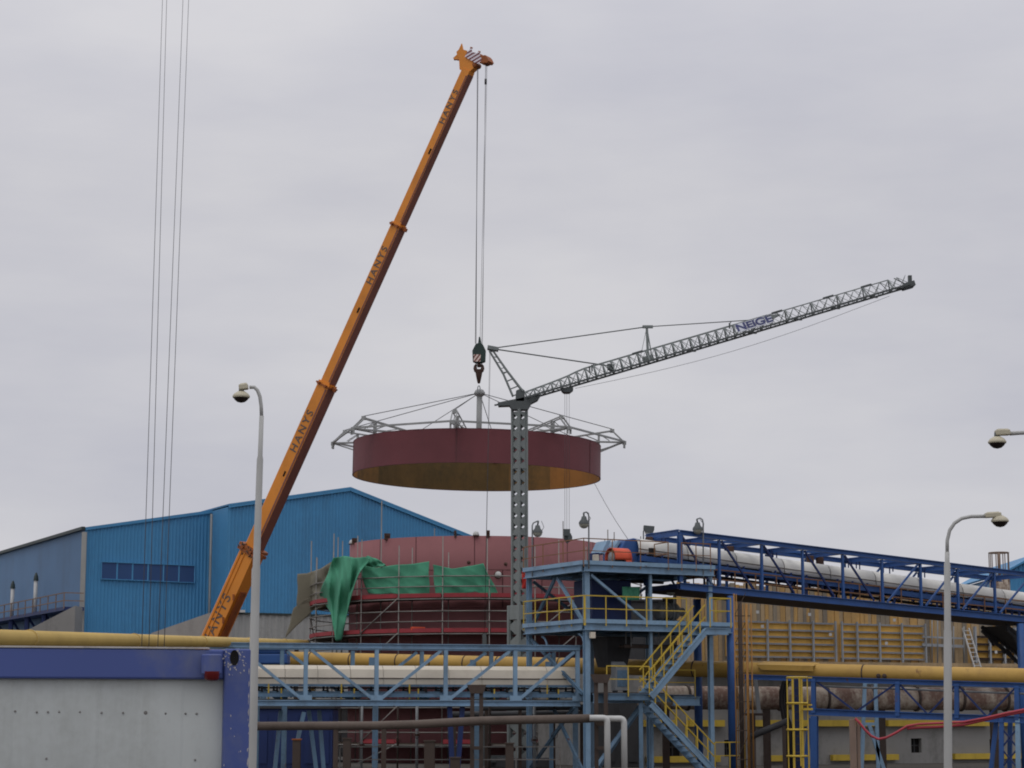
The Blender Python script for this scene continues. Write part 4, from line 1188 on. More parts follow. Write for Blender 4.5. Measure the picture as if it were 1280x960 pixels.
m.add([A + Z * .36 - fr * .3, B + Z * .36 - fr * .3, B + Z * .22 + fr * .52, A + Z * .22 + fr * .52, A + Z * .02 + fr * .5 + yd * .2, B + Z * .02 + fr * .5], [(0, 1, 2, 3), (3, 2, 5, 4)])
m.build('rain_hood', MT['ypipe'], ym, solid=.03)
for dx in (-.12, .12):
    q = ymain(1105) + yd * dx + fr * .31 - Z * .1; m = MB(); m.lathe([(.09, 0), (.09, .05), (0, .05)], q, 10, fr); m.build('nozzle', MT['rusty'], ym)

# ================================================================== steel platform tower
O = P(733, 790, 82.0); O.z = 0
def FP(px, py, v=0): return PL(px, py, O + N * v, N)
def L3(u, v, z): return O + U * u + N * v + Z * z
def uz(px, py, v=0): q = FP(px, py, v) - O; return q.dot(U), q.z
pt = thing('steel_platform', 'light blue steel platform tower with yellow guardrails and stairs', 'platform', O, YAW)
zT = FP(733, 705.5).z; zM = FP(733, 778.5).z; zL = FP(733, 867).z
uR = uz(887, 760)[0]; uM = uz(813, 760)[0]
DW = 4.7
for (u_, v_, ztop, w_) in ((0, 0, zT - .12, .21), (uR, 0, zT - .25, .18), (0, -DW, zT - .12, .18), (uR, -DW, zT - .12, .2), (uM, -.0, zT - .3, .11), (uM, -DW, zT - .3, .16)):
    m = MB(); m.ibeam(L3(u_, v_, 0), L3(u_, v_, ztop), w_, w_, N); m.build('column', MT['pale'], pt)
def beam(u0, v0, u1, v1, z, h=.29, w_=.2, mt='pale'):
    m = MB(); m.ibeam(L3(u0, v0, z - h / 2), L3(u1, v1, z - h / 2), w_, h); return m.build('beam', MT[mt], pt)
g_ = .18
for z in (zT, zM):
    ur = uR + (.1 if z == zT else .9)
    beam(-g_, .18, ur, .18, z); beam(-.18, -.0, -.18, -DW, z); beam(0, -DW - .17, uR, -DW - .17, z); beam(uR + .18, -.3, uR + .18, -DW, z)
    beam(0.3, -DW / 2, uR - .2, -DW / 2, z - .04, .26, .14, 'paledirty')
    for k in range(1, 6):
        beam(uR * k / 6, -.2, uR * k / 6, -DW + .2, z - .06, .2, .1, 'paledirty')
    m = MB(); c0 = L3(-.1, .1, z + .012)
    m.add([L3(-.1, .08, z + .02), L3(uR, .08, z + .02), L3(uR, -DW, z + .02), L3(-.1, -DW, z + .02)], [(0, 1, 2, 3)]); m.build('deck', MT['darkgrey'], pt, solid=.04)
    m = MB(); m.bar(L3(-.26, .3, z + .06), L3(ur, .3, z + .06), .03, .16); m.bar(L3(-.3, .26, z + .06), L3(-.3, -DW, z + .06), .03, .16); m.build('kick_plate', MT['pale'], pt)
uS = uz(812, 868)[0]
beam(.2, .18, uS, .18, zL, .36); beam(.2, 1.05, uS, 1.05, zL, .26, .12, 'paledirty'); beam(.2, -1.2, uR, -1.2, zL, .3, .16, 'paledirty')
u4 = uz(838, 872, -1.2)[0]
beam(u4, -1.0, uR + .1, -1.0, zL - .08, .36)
m = MB(); m.add([L3(.2, 1.1, zL + .02), L3(uS, 1.1, zL + .02), L3(uS, -1.2, zL + .02), L3(.2, -1.2, zL + .02)], [(0, 1, 2, 3)]); m.build('deck', MT['darkgrey'], pt, solid=.04)
m = MB(); m.add([L3(u4, -1.0, zL - .06), L3(uR, -1.0, zL - .06), L3(uR, -2.4, zL - .06), L3(u4, -2.4, zL - .06)], [(0, 1, 2, 3)]); m.build('deck', MT['darkgrey'], pt, solid=.04)
# braces
def brace(A, B, mt='pale', w_=.1):
    m = MB(); m.ibeam(A, B, w_, w_ + .02, N); m.build('brace', MT[mt], pt)
brace(L3(.2, 0, zT - .4), L3(uM - .1, 0, zM + .05)); brace(L3(0, -2.3, zT - .4), L3(0, -.25, zM + .05)); brace(L3(0, -2.5, zT - .4), L3(0, -DW + .3, zM + .05), 'paledirty')
brace(L3(0, -DW, zM - .4), L3(0, -.3, zL), 'paledirty'); brace(L3(.2, -DW, zT - .4), L3(uM, -DW, zM + .1), 'paledirty'); brace(L3(uM + .1, -DW, zM + .1), L3(uR, -DW, zT - .4), 'paledirty')
brace(L3(.3, 0, .2), L3(uS - .4, 0, zL - .4)); brace(L3(-.0, -.3, .1), L3(0, -2.6, 2.5), 'paledirty'); brace(L3(0, -DW, .1), L3(0, -1, zL - .5), 'paledirty')
brace(L3(uM + .3, -DW, .1), L3(uR, -DW, zL), 'paledirty'); brace(L3(uM, -DW, zM - .4), L3(.3, -DW, zL + .3), 'paledirty')
for c_ in ((.0, -.6), (0, -3.6)):                       # curved knee brackets under the middle deck
    m = MB(); pts = [L3(c_[0], c_[1] , zM - .42) - Z * (.55 * (1 - math.cos(t))) + N * -(.0) + N * (.45 * math.sin(t)) for t in [k * math.pi / 2 / 6 for k in range(7)]]
    m.tube(pts, .05, 7); m.build('knee_bracket', MT['pale'], pt)
# guardrails
guard(pt, [L3(-.26, -DW, zM), L3(-.26, .28, zM)], MT['yellow'], 1.05, 1.0)
uA = uz(868, 780, .28)[0]
guard(pt, [L3(-.22, .3, zM), L3(uz(858, 780, .28)[0], .3, zM)], MT['yellow'], 1.05, 1.02)
guard(pt, [L3(uA + .15, 1.2, zM), L3(uz(912, 780, 1.1)[0], 1.2, zM), L3(uz(912, 780, 1.1)[0], .1, zM)], MT['yellow'], 1.05, .8)
guard(pt, [L3(.25, 1.12, zL), L3(uS - .7, 1.12, zL)], MT['yellow'], 1.05, 1.1)
guard(pt, [L3(u4 - .3, -1.0, zL - .06), L3(uR - .1, -1.0, zL - .06)], MT['yellow'], 1.05, .95)
gq = [FP(894, 962, .4), FP(931, 962, .4)]
for q in gq: q.z = .12
guard(pt, gq, MT['yellow'], 1.1, .7)
guard(pt, [L3(-.26, -DW, zT), L3(-.26, .28, zT), L3(uz(835, 700, .28)[0], .3, zT), L3(uz(835, 700, .28)[0] + .1, -.9, zT)], MT['rail'], 1.0, 1.55, .038)
guard(pt, [L3(uz(847, 700)[0], .3, zT), L3(uz(883, 700)[0], .3, zT)], MT['rail'], 1.0, .8, .038)
# stairs
a0, a1 = FP(814, 871, 1.25), FP(882, 789, 1.25)
flight(pt, a0, a1, -N, .85, MT['pale'], MT['yellow'], 11)
m = MB(); uu0 = (a1 - O).dot(U); uu1 = uz(910, 790, 1.25)[0]
m.ibeam(L3(uu0, 1.25, a1.z + .0), L3(uu1, 1.25, a1.z + .0), .12, .26); m.ibeam(L3(uu0, .4, a1.z), L3(uu1, .4, a1.z), .12, .26)
m.add([L3(uu0, 1.25, a1.z + .15), L3(uu1, 1.25, a1.z + .15), L3(uu1, .3, a1.z + .15), L3(uu0, .3, a1.z + .15)], [(0, 1, 2, 3)]); m.build('landing', MT['pale'], pt)
b0, b1 = FP(814, 880, 1.25), FP(893, 967, 1.25)
flight(pt, b0, V((b1.x, b1.y, max(b1.z, .1))), -N, .85, MT['pale'], MT['yellow'], 12)
m = MB(); q = L3(uz(801, 900, .9)[0], .9, 0); m.ibeam(q, q + Z * (zL - .35), .16, .16); m.build('column', MT['paledirty'], pt)

# things standing on / hanging in the tower
def floodlight(base, pts, lamp, style, label):
    t = thing('floodlight', label, 'floodlight', base, 0, 'yard floodlights on the platform and gallery')
    m = MB(); m.tube(pts, .03, 8); m.build('pole', MT['galv'], t)
    m = MB()
    if style == 'bell':
        m.tube([pts[-1], lamp + Z * .22], .035, 6); m.lathe([(0, .24), (.09, .22), (.12, .1), (.2, .0), (.21, -.08)], lamp, 16); m.tube([pts[-1] + V((.12, 0, 0)), lamp + V((.26, 0, .15)), lamp + V((.18, 0, .02))], .012, 5)
        m.build('hood', MT['cranedark'], t)
        m = MB(); m.lathe([(.2, -.06), (.18, -.16), (.1, -.24), (0, -.26)], lamp, 16); m.build('glass', MT['lens'], t)
    else:
        m.bar(lamp + V((-.2, 0, .14)), lamp + V((.24, 0, .1)), .3, .16); m.prism([lamp + V((x, 0, z)) for x, z in ((-.18, .06), (.24, .04), (.18, -.1), (-.12, -.08))], V((0, .34, 0))); m.build('hood', MT['cranedark'], t)
        m = MB(); m.prism([lamp + V((x, 0, z)) for x, z in ((-.13, -.08), (.17, -.09), (.12, -.22), (-.08, -.2))], V((0, .3, 0))); m.build('glass', MT['lens'], t)
    return t
def fpath(v, *pp): return [FP(x, y, v) for x, y in pp]
def on_deck(q): return V((q.x, q.y, zT + .04))
p_ = fpath(.3 - DW, (665.5, 700), (665.5, 658), (666.5, 654), (669, 652), (673, 650.5)); p_ = [PL(x, y, O - U * .26, U) for x, y in ((665, 717), (665, 657), (666.5, 654), (669, 652.5), (673, 651))]
ls = [P(x, y, p_[0].y) for x, y in ((665.3, 722), (665.3, 657), (666.5, 654), (669, 652.5), (673, 651))]
floodlight(ls[0], ls, P(672, 663.5, ls[0].y), 'bell', 'bell floodlight on the left back corner of the platform')
ls = fpath(.34, (736, 711), (736, 646), (735.4, 641.5), (733, 640), (729.5, 641))
floodlight(ls[0], ls, FP(730, 652.5, .34), 'bell', 'bell floodlight on the platform front corner')
ls = [P(x, y, 86.5) for x, y in ((804.3, 712), (804.3, 664), (805.5, 661.5), (809, 661))]
floodlight(ls[0], ls, P(810.5, 663.5, 86.5), 'box', 'square floodlight above the belt drive')
ls = fpath(.2, (879, 722), (879, 654), (878, 649.5), (875, 647.5), (871, 649))
floodlight(ls[0], ls, FP(872, 660, .2), 'bell', 'bell floodlight beside the blue gallery end')
ls = [L3(uz(842, 730, -1.5)[0], -1.5, zM), FP(842, 736, -1.5), FP(839, 733, -1.5)]
floodlight(ls[0], ls, FP(838.5, 737, -1.5), 'bell', 'bell floodlight under the top deck of the platform')

# belt drive on the top deck
def DP_(px, py, v=-1.5): return PL(px, py, O + N * v, N)
dv = thing('belt_drive', 'blue belt drive with an orange-red motor guard on the platform top', 'belt drive', V((DP_(770, 712).x, DP_(770, 712).y, zT + .04)), 0)
m = MB(); m.prism([DP_(x, y, -1.9) for x, y in ((765, 711), (765, 687), (770, 677), (780, 674.5), (789, 676), (792, 690), (796, 697), (808, 699), (808, 711))], N * 1.5); m.build('head_housing', MT['royal'], dv, bevel=.03)
m = MB(); m.prism([DP_(x, y, -1.9) for x, y in ((745, 692), (752, 677), (757, 676), (749, 694))], N * .9); m.prism([DP_(x, y, -1.9) for x, y in ((757, 690), (765, 677), (768, 678), (760, 692))], N * 1.0); m.build('scraper_plate', MT['pale'], dv)
c = DP_(762.5, 697.5, -.55)
m = MB(); m.lathe([(0, -.02), (.1, -.04), (.14, 0), (.24, 0), (.25, .05), (.2, .1), (.2, .5), (.25, .55), (0, .56)], c + U * .04, 20, U); m.build('drive_pulley', MT['galv'], dv)
m = MB(); m.lathe([(0, .1), (.2, .1), (.2, .9), (0, .9)], c - Z * .12 + U * .02, 14, U); m.build('motor', MT['darkgrey'], dv)
gd = MB(); rg_ = .4; vs = []
arcs = [R(a) for a in range(-12, 193, 12)]
for u_ in (0, .25, .5, .78):
    for t in arcs: vs.append(c + U * u_ + N * math.cos(t) * rg_ + Z * math.sin(t) * rg_)
n = len(arcs)
gd.add(vs, [(k * n + i, k * n + i + 1, (k + 1) * n + i + 1, (k + 1) * n + i) for k in range(3) for i in range(n - 1)], 0, True)
a, b = c + U * .5 + N * .392 - Z * .08, c + U * .78 + N * .392 - Z * .08
gd.add([a, b, b - Z * .22, a - Z * .22], [(0, 1, 2, 3)])
gd.add([c + U * .78 + N * math.cos(t) * rg_ + Z * math.sin(t) * rg_ for t in arcs], [tuple(range(n))])
gd.build('motor_guard', MT['guard'], dv, solid=.02)
m = MB(); m.bar(DP_(752, 708.5, -.8), DP_(800, 710, -.8), 1.2, .16); m.bar(DP_(741, 698, -.4), DP_(745.5, 698, -.4), .5, .42); m.build('base_frame', MT['navy'], dv)
m = MB(); m.bar(DP_(742, 700, .0), DP_(747.5, 700, .0), .2, .42); cb2 = thing('control_box', 'pale grey control box at the platform front corner', 'control box', V((DP_(744, 705, 0).x, DP_(744, 705, 0).y, zT + .04)))
m.build('cabinet', MT['cover'], cb2, bevel=.02)
m = MB(); q0 = DP_(744.5, 705, 0); m.bar(V((q0.x, q0.y, zT + .04)), q0, .08, .08); m.build('leg', MT['darkgrey'], cb2)

# chute housing and the green sheet inside the tower
u0_, u1_ = uz(741, 750, -1.6)[0], uz(790, 750, -1.6)[0]
ch = thing('chute', 'navy blue chute housing inside the platform above a grey hopper', 'chute', L3((u0_ + u1_) / 2, -2.4, zM + .04))
m = MB(); c0 = L3((u0_ + u1_) / 2, -2.4, 0); m.bar(c0 + Z * (zM + .05), c0 + Z * (zT - .45), u1_ - u0_, 1.5, N); m.build('housing', MT['navy'], ch, bevel=.03)
m = MB(); uc = uz(765, 810, -2.4)[0]; c0 = L3(uc, -2.4, 0); a = .62
vs = [c0 + U * i * r_ + N * j * r_ + Z * z for z, r_ in ((zM - .42, a), (FP(765, 822, -2.4).z, a * .82), (FP(765, 834, -2.4).z, a * .7)) for i, j in ((-1, -1), (1, -1), (1, 1), (-1, 1))]
m.add(vs, [(4 * k + i, 4 * k + (i + 1) % 4, 4 * k + 4 + (i + 1) % 4, 4 * k + 4 + i) for k in range(2) for i in range(4)] + [(8, 9, 10, 11), (0, 1, 2, 3)]); m.build('hopper', MT['darkgrey'], ch)
m = MB(); g0, g1 = FP(777.5, 733.5, -.9), FP(800, 750, -.9)
vs = []
for j in range(7):
    for i in range(13):
        x = 777.5 + (800 - 777.5) * i / 12; y = 733.5 + 16.5 * j / 6
        vs.append(FP(x, y, -.9) + N * (.04 * math.sin(i * 1.3 + j * .4) + .03 * math.sin(i * 2.9)))
m.add(vs, [(j * 13 + i, j * 13 + i + 1, (j + 1) * 13 + i + 1, (j + 1) * 13 + i) for j in range(6) for i in range(12)], 0, True)
tag(m.build('green_sheet', MT['greenbox'], rootloc=g0, solid=.012), 'mint green sheet hung under the platform top deck', 'tarpaulin')
# plant on the middle deck and under it
mo = thing('gear_motor', 'grey gear motor with ribbed casing on the platform middle deck', 'motor', L3(4.4, -2.2, zM + .04), YAW)
q = L3(4.4, -2.2, zM + .04)
m = MB(); m.bar(q + Z * .12, q + Z * .12 + U * 1.3, .9, .24); m.build('base_frame', MT['paledirty'], mo)
m = MB(); m.lathe([(0, 0), (.3, 0), (.36, .08), (.36, .9), (.3, 1.0), (0, 1.0)], q + Z * .62 + U * .2, 18, U); m.lathe([(.18, 1.0), (.18, 1.3), (0, 1.3)], q + Z * .62 + U * .2, 12, U); m.build('casing', MT['galv'], mo)
for k in range(5):
    m = MB(); m.lathe([(.37, -.02), (.41, -.02), (.41, .02), (.37, .02)], q + Z * .62 + U * (.4 + .15 * k), 18, U); m.build('rib', MT['galv'], mo)
m = MB(); m.bar(q + Z * 1.1 + U * .6, q + Z * 1.1 + U * .95, .3, .22); m.build('terminal_box', MT['darkgrey'], mo)
tk2 = thing('pump_tank', 'dark upright vessel with pipes on the platform middle deck', 'vessel', L3(3.5, -3.4, zM + .04))
q = L3(3.5, -3.4, zM + .04)
m = MB(); m.lathe([(.0, .1), (.45, .1), (.5, .25), (.5, 1.3), (.4, 1.5), (.1, 1.6), (0, 1.6)], q, 18); m.build('vessel_body', MT['darkgrey'], tk2)
m = MB(); m.tube([q + Z * 1.55, q + Z * 1.85, q + Z * 1.9 + U * .15, q + Z * 1.9 + U * 2.2], .07, 8); m.build('outlet_pipe', MT['rusty'], tk2)
for sx in (-.3, .3):
    m = MB(); m.bar(q + U * sx, q + U * sx + Z * .4, .08, .08); m.build('leg', MT['rusty'], tk2)
pc = thing('panel_cabinet', 'pale control cabinet with a sloped top on the platform lower deck', 'cabinet', L3(2.0, -.8, zL + .04), YAW)
q = L3(2.0, -.8, zL + .04)
m = MB(); m.prism([q + N * y + Z * z for y, z in ((-.2, .1), (.2, .1), (.2, 1.0), (-.2, 1.25))], U * .6); m.build('case', MT['galv'], pc, bevel=.015)
m = MB(); m.bar(q + N * .21 + Z * .25, q + N * .21 + Z * .9, .5, .02, N); m.build('door', MT['paledirty'], pc)
for sx in (-.24, .24):
    m = MB(); m.bar(q + U * sx, q + U * sx + Z * .1, .06, .3, N); m.build('leg', MT['darkgrey'], pc)
tr = thing('cable_tray', 'rusty cable tray hung under the platform middle deck', 'cable tray', L3(3.0, -1.0, zM - .9))
m = MB(); A, B = L3(2.2, -1.0, zM - .85), L3(uR - .3, -1.0, zM - .85); m.bar(A, B, .4, .04); m.bar(A + N * .2, B + N * .2, .03, .12); m.bar(A - N * .2, B - N * .2, .03, .12); m.build('tray', MT['rusty'], tr)
for f in (.1, .5, .9):
    c = A.lerp(B, f); m = MB(); m.bar(c + N * .2, c + N * .2 + Z * .6, .04, .04); m.bar(c - N * .2, c - N * .2 + Z * .6, .04, .04); m.bar(c + N * .2 + Z * .58, c - N * .2 + Z * .58, .04, .04); m.build('hanger', MT['galv'], tr)
for k in range(4):
    m = MB(); m.tube([A.lerp(B, t / 8) + N * (-.12 + .08 * k + .02 * math.sin(t * 2 + k)) + Z * .06 for t in range(9)], .03, 6); m.build('cable', MT['belt'], tr)
jbx = thing('junction_box', 'pale junction box on the platform corner column', 'junction box', FP(740.5, 794, .22))
m = MB(); m.bar(FP(737.5, 794, .24), FP(743.5, 794, .24), .14, .24); m.build('case', MT['cover'], jbx, bevel=.015)
# red cloth at the left back corner
m = MB(); vs = []
for j in range(10):
    for i in range(7):
        x = 652.5 + 10 * i / 6 - (3 if j > 5 else 0) * (i / 6); y = 714 + 22 * j / 9
        q = P(x, y, 89.2) + V((0, .06 * math.sin(i * 1.7 + j), 0)); vs.append(q)
m.add(vs, [(j * 7 + i, j * 7 + i + 1, (j + 1) * 7 + i + 1, (j + 1) * 7 + i) for j in range(9) for i in range(6)], 0, True)
tag(m.build('red_cloth', MT['redcloth'], rootloc=P(661, 716, 89.2), solid=.015), 'red cloth hanging between the tower crane mast and the platform', 'cloth')

# ================================================================== blue inclined gallery
G0 = P(850, 664, 84.0)
def GP(px, py, off=0): return PL(px, py, G0 - N * off, N)
GW = 2.6
gl = thing('conveyor_gallery', 'royal blue truss gallery sloping down to the right', 'gallery', V((G0.x, G0.y, 0)), YAW)
t0, t1 = GP(850, 665.5), GP(1300, 720); b0_, b1_ = GP(850, 732.5), GP(1300, 776)
def gt(px, off=0):
    q = GP(px, 700); f = (q - t0).dot(U) / (t1 - t0).dot(U); return t0.lerp(t1, f) - N * off
def gb(px, off=0):
    q = GP(px, 700); f = (q - b0_).dot(U) / (b1_ - b0_).dot(U); return b0_.lerp(b1_, f) - N * off
for off in (0, GW):
    m = MB(); m.ibeam(gt(850, off), gt(1300, off), .18, .2); m.build('top_chord', MT['royal'], gl)
    m = MB(); m.ibeam(gb(850, off), gb(1300, off), .2, .28); m.build('bottom_chord', MT['royal'], gl)
vx = [850, 899, 952, 1003, 1053, 1102, 1150, 1196, 1242, 1288]
for off in (0, GW):
    for px in vx:
        m = MB(); m.ibeam(gb(px, off) + Z * .16, gt(px, off) - Z * .12, .095 if px > 850 else .17, .1 if px > 850 else .17, N); m.build('vertical', MT['royal'], gl)
    for i in range(len(vx) - 1):
        a, b = vx[i], vx[i + 1]
        if i < 5: A, B = gt(a + 3, off) - Z * .14, gb(a + (b - a) * .78, off) + Z * .18
        else: A, B = gt(b - 3, off) - Z * .14, gb(a + (b - a) * .12, off) + Z * .18
        m = MB(); m.bar(A, B, .07, .075, N); m.build('diagonal', MT['royal' if i > 4 else 'navy'], gl)
for i, px in enumerate(vx):
    m = MB(); m.ibeam(gt(px, .1), gt(px, GW - .1), .12, .2 if px > 850 else .26); m.build('top_strut', MT['royal'], gl)
    if i < len(vx) - 1:
        m = MB(); m.bar(gt(px + 1, .12), gt(vx[i + 1] - 1, GW - .12), .1, .1) if i % 2 == 0 else m.bar(gt(px + 1, GW - .12), gt(vx[i + 1] - 1, .12), .1, .1); m.build('top_bracing', MT['royal'], gl)
    m = MB(); m.bar(gb(px, .1), gb(px, GW - .1), .14, .2); m.build('floor_beam', MT['navy'], gl)
m = MB(); A, B, C_, D_ = gb(852, .12), gb(1300, .12), gb(1300, GW - .12), gb(852, GW - .12)
m.add([q - Z * .12 for q in (A, B, C_, D_)], [(0, 1, 2, 3)]); m.build('floor_plate', MT['rusty'], gl, solid=.04)
# cable hangers, lamps
for k, px in enumerate((862, 893, 942, 948, 997, 1003, 1047, 1062, 1098, 1108, 1150, 1190)):
    q = gt(px, GW - .5); m = MB(); m.bar(q + U * .0, q - Z * (.34 + .12 * (k % 3)), .05, .05); m.bar(q + U * .18, q + U * .18 - Z * (.3 + .1 * (k % 2)), .05, .05); m.build('hanger', MT['navy'], gl)
for px in (843, 947, 1048, 1060):
    q = gt(max(px, 851), GW - .6) - Z * .3 - U * (.25 if px < 850 else 0); m = MB(); m.bar(q + Z * .26, q - Z * .22, .3, .3); m.lathe([(.17, -.22), (.2, -.3), (.1, -.36), (0, -.36)], q, 10); m.build('gallery_lamp', MT['hookrust'], gl, bevel=.03)
# inner walkway rail
m = MB()
for h in (.3, .7): m.bar(gb(870, .8) + Z * (h + .2), gb(1300, .8) + Z * (h + .2), .05, .05)
wr = m.build('walkway_rail', MT['rail'], gl)
for px in range(880, 1300, 26):
    m = MB(); m.bar(gb(px, .8), gb(px, .8) + Z * .9, .045, .045); m.build('post', MT['rail'], wr)
# trestle legs
for px, off in ((912, 0), (914, GW), (1272, .0), (1328, GW)):
    q = gb(px, off); m = MB(); m.tube([V((q.x, q.y, 0)), q - Z * .2], .17, 12); m.build('trestle_leg', MT['royal'], gl)
A, B = gb(1264, GW * .5) - Z * .3, gb(1345, GW * .5) - Z * 2.3
m = MB()
for off in (-.8, .8):
    for dz in (0, -.55): m.bar(A - N * off + Z * dz * .3, B - N * off + Z * dz, .12, .14)
    for k in range(6): m.bar(A.lerp(B, k / 6) - N * off, A.lerp(B, (k + 1) / 6) - N * off - Z * .45, .07, .07)
m.add([A + N * .8, B + N * .8, B - N * .8, A - N * .8], [(0, 1, 2, 3)]); m.build('raking_support', MT['darkgrey'], gl)
# belt and cream cover
gc = thing('belt_conveyor', 'white covered belt conveyor inside the royal blue gallery', 'conveyor', V((GP(850, 700, 1.35).x, GP(850, 700, 1.35).y, gb(852).z)), YAW)
c0, c1 = GP(791, 685.5, 1.45), GP(1300, 755, 1.45)
nseg = 9
cd_ = (c1 - c0).normalized()
for k in range(nseg):
    A, B = c0.lerp(c1, k / nseg) + cd_ * .02, c0.lerp(c1, (k + 1) / nseg) - cd_ * .02
    prof = [(.42 * math.cos(t), .42 * math.sin(t)) for t in [math.pi * q / 12 for q in range(13)]]
    prof = [(.42, -.22)] + prof + [(-.42, -.22)]
    m = MB(); n = len(prof); m.add([q - N * x + Z * z for q in (A, B) for x, z in prof], [(i, i + 1, i + 1 + n, i + n) for i in range(n - 1)], 0, True); m.build('cover', MT['gcover'], gc, solid=.015)
    m = MB(); m.bar(A + N * .435 - Z * .04, B + N * .435 - Z * .04, .02, .03); m.build('cover_lip', MT['rusty'], gc)
    for j in range(3):
        q = c0.lerp(c1, (k + (j + .4) / 3) / nseg) - Z * .42
        m = MB(); m.bar(q + N * .45 - Z * .28, q + N * .45 + Z * .24, .08, .08); m.bar(q - N * .45 - Z * .28, q - N * .45 + Z * .24, .08, .08); m.bar(q + N * .5 - Z * .1, q - N * .5 - Z * .1, .08, .08); m.build('idler_frame', MT['navy'], gc)
m = MB(); q = GP(830, 692.5, 1.45); m.box(GP(815, 689, 1.0), .3, .04, .26, YAW); m.build('inspection_hatch', MT['belt'], gc)
m = MB(); m.bar(c0 - Z * .26, c1 - Z * .26, .7, .05); m.bar(c0 - Z * .72, c1 - Z * .72, .7, .04); m.build('belt', MT['belt'], gc)
for o in (.5, -.5):
    m = MB(); m.bar(c0 + N * o - Z * .42, c1 + N * o - Z * .42, .08, .22); m.build('stringer', MT['royal'], gc)
for px in (830, 880, 930, 985, 1040, 1095, 1150, 1205, 1260):
    q = c0.lerp(c1, (px - 791) / (1300 - 791)); zb0 = gb(max(px, 851), 1.4).z if px > 850 else zT + .05
    for o in (.5, -.5):
        m = MB(); m.bar(V((q.x, q.y, 0)) + N * o + Z * (zb0), q + N * o - Z * .5, .09, .09); m.build('leg', MT['navy'], gc)
# ================================================================== formwork wall on the right
FO = P(915, 800, 98.0); FO.z = 0
def WP(px, py, off=0): return PL(px, py, FO - N * off, N)
fw = thing('formwork_wall', 'tan timber formwork wall with steel walers behind the yellow pipe', 'formwork', FO, YAW)
sL, sR = (WP(846, 800) - FO).dot(U), (WP(1310, 800) - FO).dot(U)
zlo, zhi = WP(1000, 836).z - .3, WP(1000, 742).z + .3
rnd = random.Random(21)
s = sL
while s < sR:
    w_ = rnd.uniform(.2, .3); d = rnd.uniform(0, .06)
    a = FO + U * (s + w_ / 2) + N * d
    m = MB(); m.bar(a + Z * zlo, a + Z * (zhi + rnd.uniform(-.05, .1)), w_ - .02, .08, N); fr_ = (s - sL) / (sR - sL)
    m.build('board', MT[rnd.choice(['boardy', 'boardy', 'board', 'boardg'] if .26 < fr_ < .5 else ['board', 'board', 'boardg', 'boardy', 'boardg'])], fw); s += w_
m = MB(); a = FO - N * .12; m.bar(a + U * sL + Z * (zlo + zhi) / 2, a + U * sR + Z * (zlo + zhi) / 2, .1, zhi - zlo - .1); m.build('backing', MT['darkgrey'], fw)
def ws(px): return (WP(px, 800) - FO).dot(U)
xs = [905, 930, 955, 983, 1012, 1040, 1048, 1067, 1095, 1123, 1152]
rows = [WP(1000, y).z for y in (779, 788.5, 797, 805.5, 814, 822)]
for a, b in zip(xs, xs[1:]):
    if b - a < 12: continue
    m = MB(); c = FO + U * (ws(a) + ws(b)) / 2 + N * .1 + Z * (rows[0] + rows[-1]) / 2
    m.bar(c - U * (ws(b) - ws(a)) / 2 * .97, c + U * (ws(b) - ws(a)) / 2 * .97, .04, rows[0] - rows[-1] - .02); pn = m.build('ply_panel', MT['plywood'], fw)
    for z in rows:
        c = FO + N * .2 + Z * z
        m = MB(); m.ibeam(c + U * (ws(a) + .03), c + U * (ws(b) - .03), .08, .075); m.build('waler', MT['waler'], fw)
    for z, z2_ in zip(rows, rows[1:]):
        nt_ = 5
        for k in range(0):
            pass
for x in xs:
    m = MB(); c = FO + U * ws(x) + N * .3; m.ibeam(c + Z * (rows[-1] - .2), c + Z * (rows[0] + .12), .07, .1, N); m.build('soldier', MT['waler'], fw)
# right hand panels
xs2 = [1214, 1232, 1250, 1264, 1276, 1300]
rows2 = [WP(1250, y).z for y in (797, 806, 815, 824)]
for a, b in zip(xs2, xs2[1:]):
    m = MB(); c = FO + U * (ws(a) + ws(b)) / 2 + N * .1 + Z * (rows2[0] + rows2[-1]) / 2
    m.bar(c - U * (ws(b) - ws(a)) / 2 * .95, c + U * (ws(b) - ws(a)) / 2 * .95, .04, rows2[0] - rows2[-1] - .02); m.build('ply_panel', MT['plywood'], fw)
    for z in rows2:
        c = FO + N * .24 + Z * z; m = MB(); m.ibeam(c + U * (ws(a) + .03), c + U * (ws(b) - .03), .14, .1); m.build('waler', MT['rusty'], fw)
    m = MB(); c = FO + U * ws(a) + N * .3; m.ibeam(c + Z * (rows2[-1] - .3), c + Z * (rows2[0] + .5), .1, .14, N); m.build('soldier', MT['waler'], fw)
# grey access frame between the panels
m = MB()
for x in (1165, 1172, 1192, 1205): m.tube([WP(x, 835, -.35), WP(x, 764 if x < 1180 else 783, -.35)], .035, 6)
af = m.build('access_frame', MT['galv'], fw)
m = MB()
for y in (796, 806): m.bar(WP(1153, y, -.32), WP(1204, y + 2, -.32), .06, .14 if y > 800 else .08)
m.build('waler', MT['waler'], fw)
m = MB(); m.bar(WP(905, 832, -.45), WP(1300, 836, -.45), .5, .1); m.bar(WP(905, 828, -.6), WP(1300, 832, -.6), .05, .16); m.build('work_deck', MT['board'], fw)
for x in range(915, 1300, 30):
    q = WP(x, 833, -.4); m = MB(); m.bar(q - Z * .05, FO + U * ws(x) + Z * (q.z - .6) + N * .08, .07, .07); m.build('deck_bracket', MT['waler'], fw)
for x, y in ((947, 765), (1012, 768), (1108, 804), (1118, 775), (1245, 815), (1038, 793), (953, 783)):
    q = WP(x, y, -.34); m = MB(); m.bar(q - U * .08, q + U * .08, .02, .14); m.build('tie_cap', MT['white'], fw)
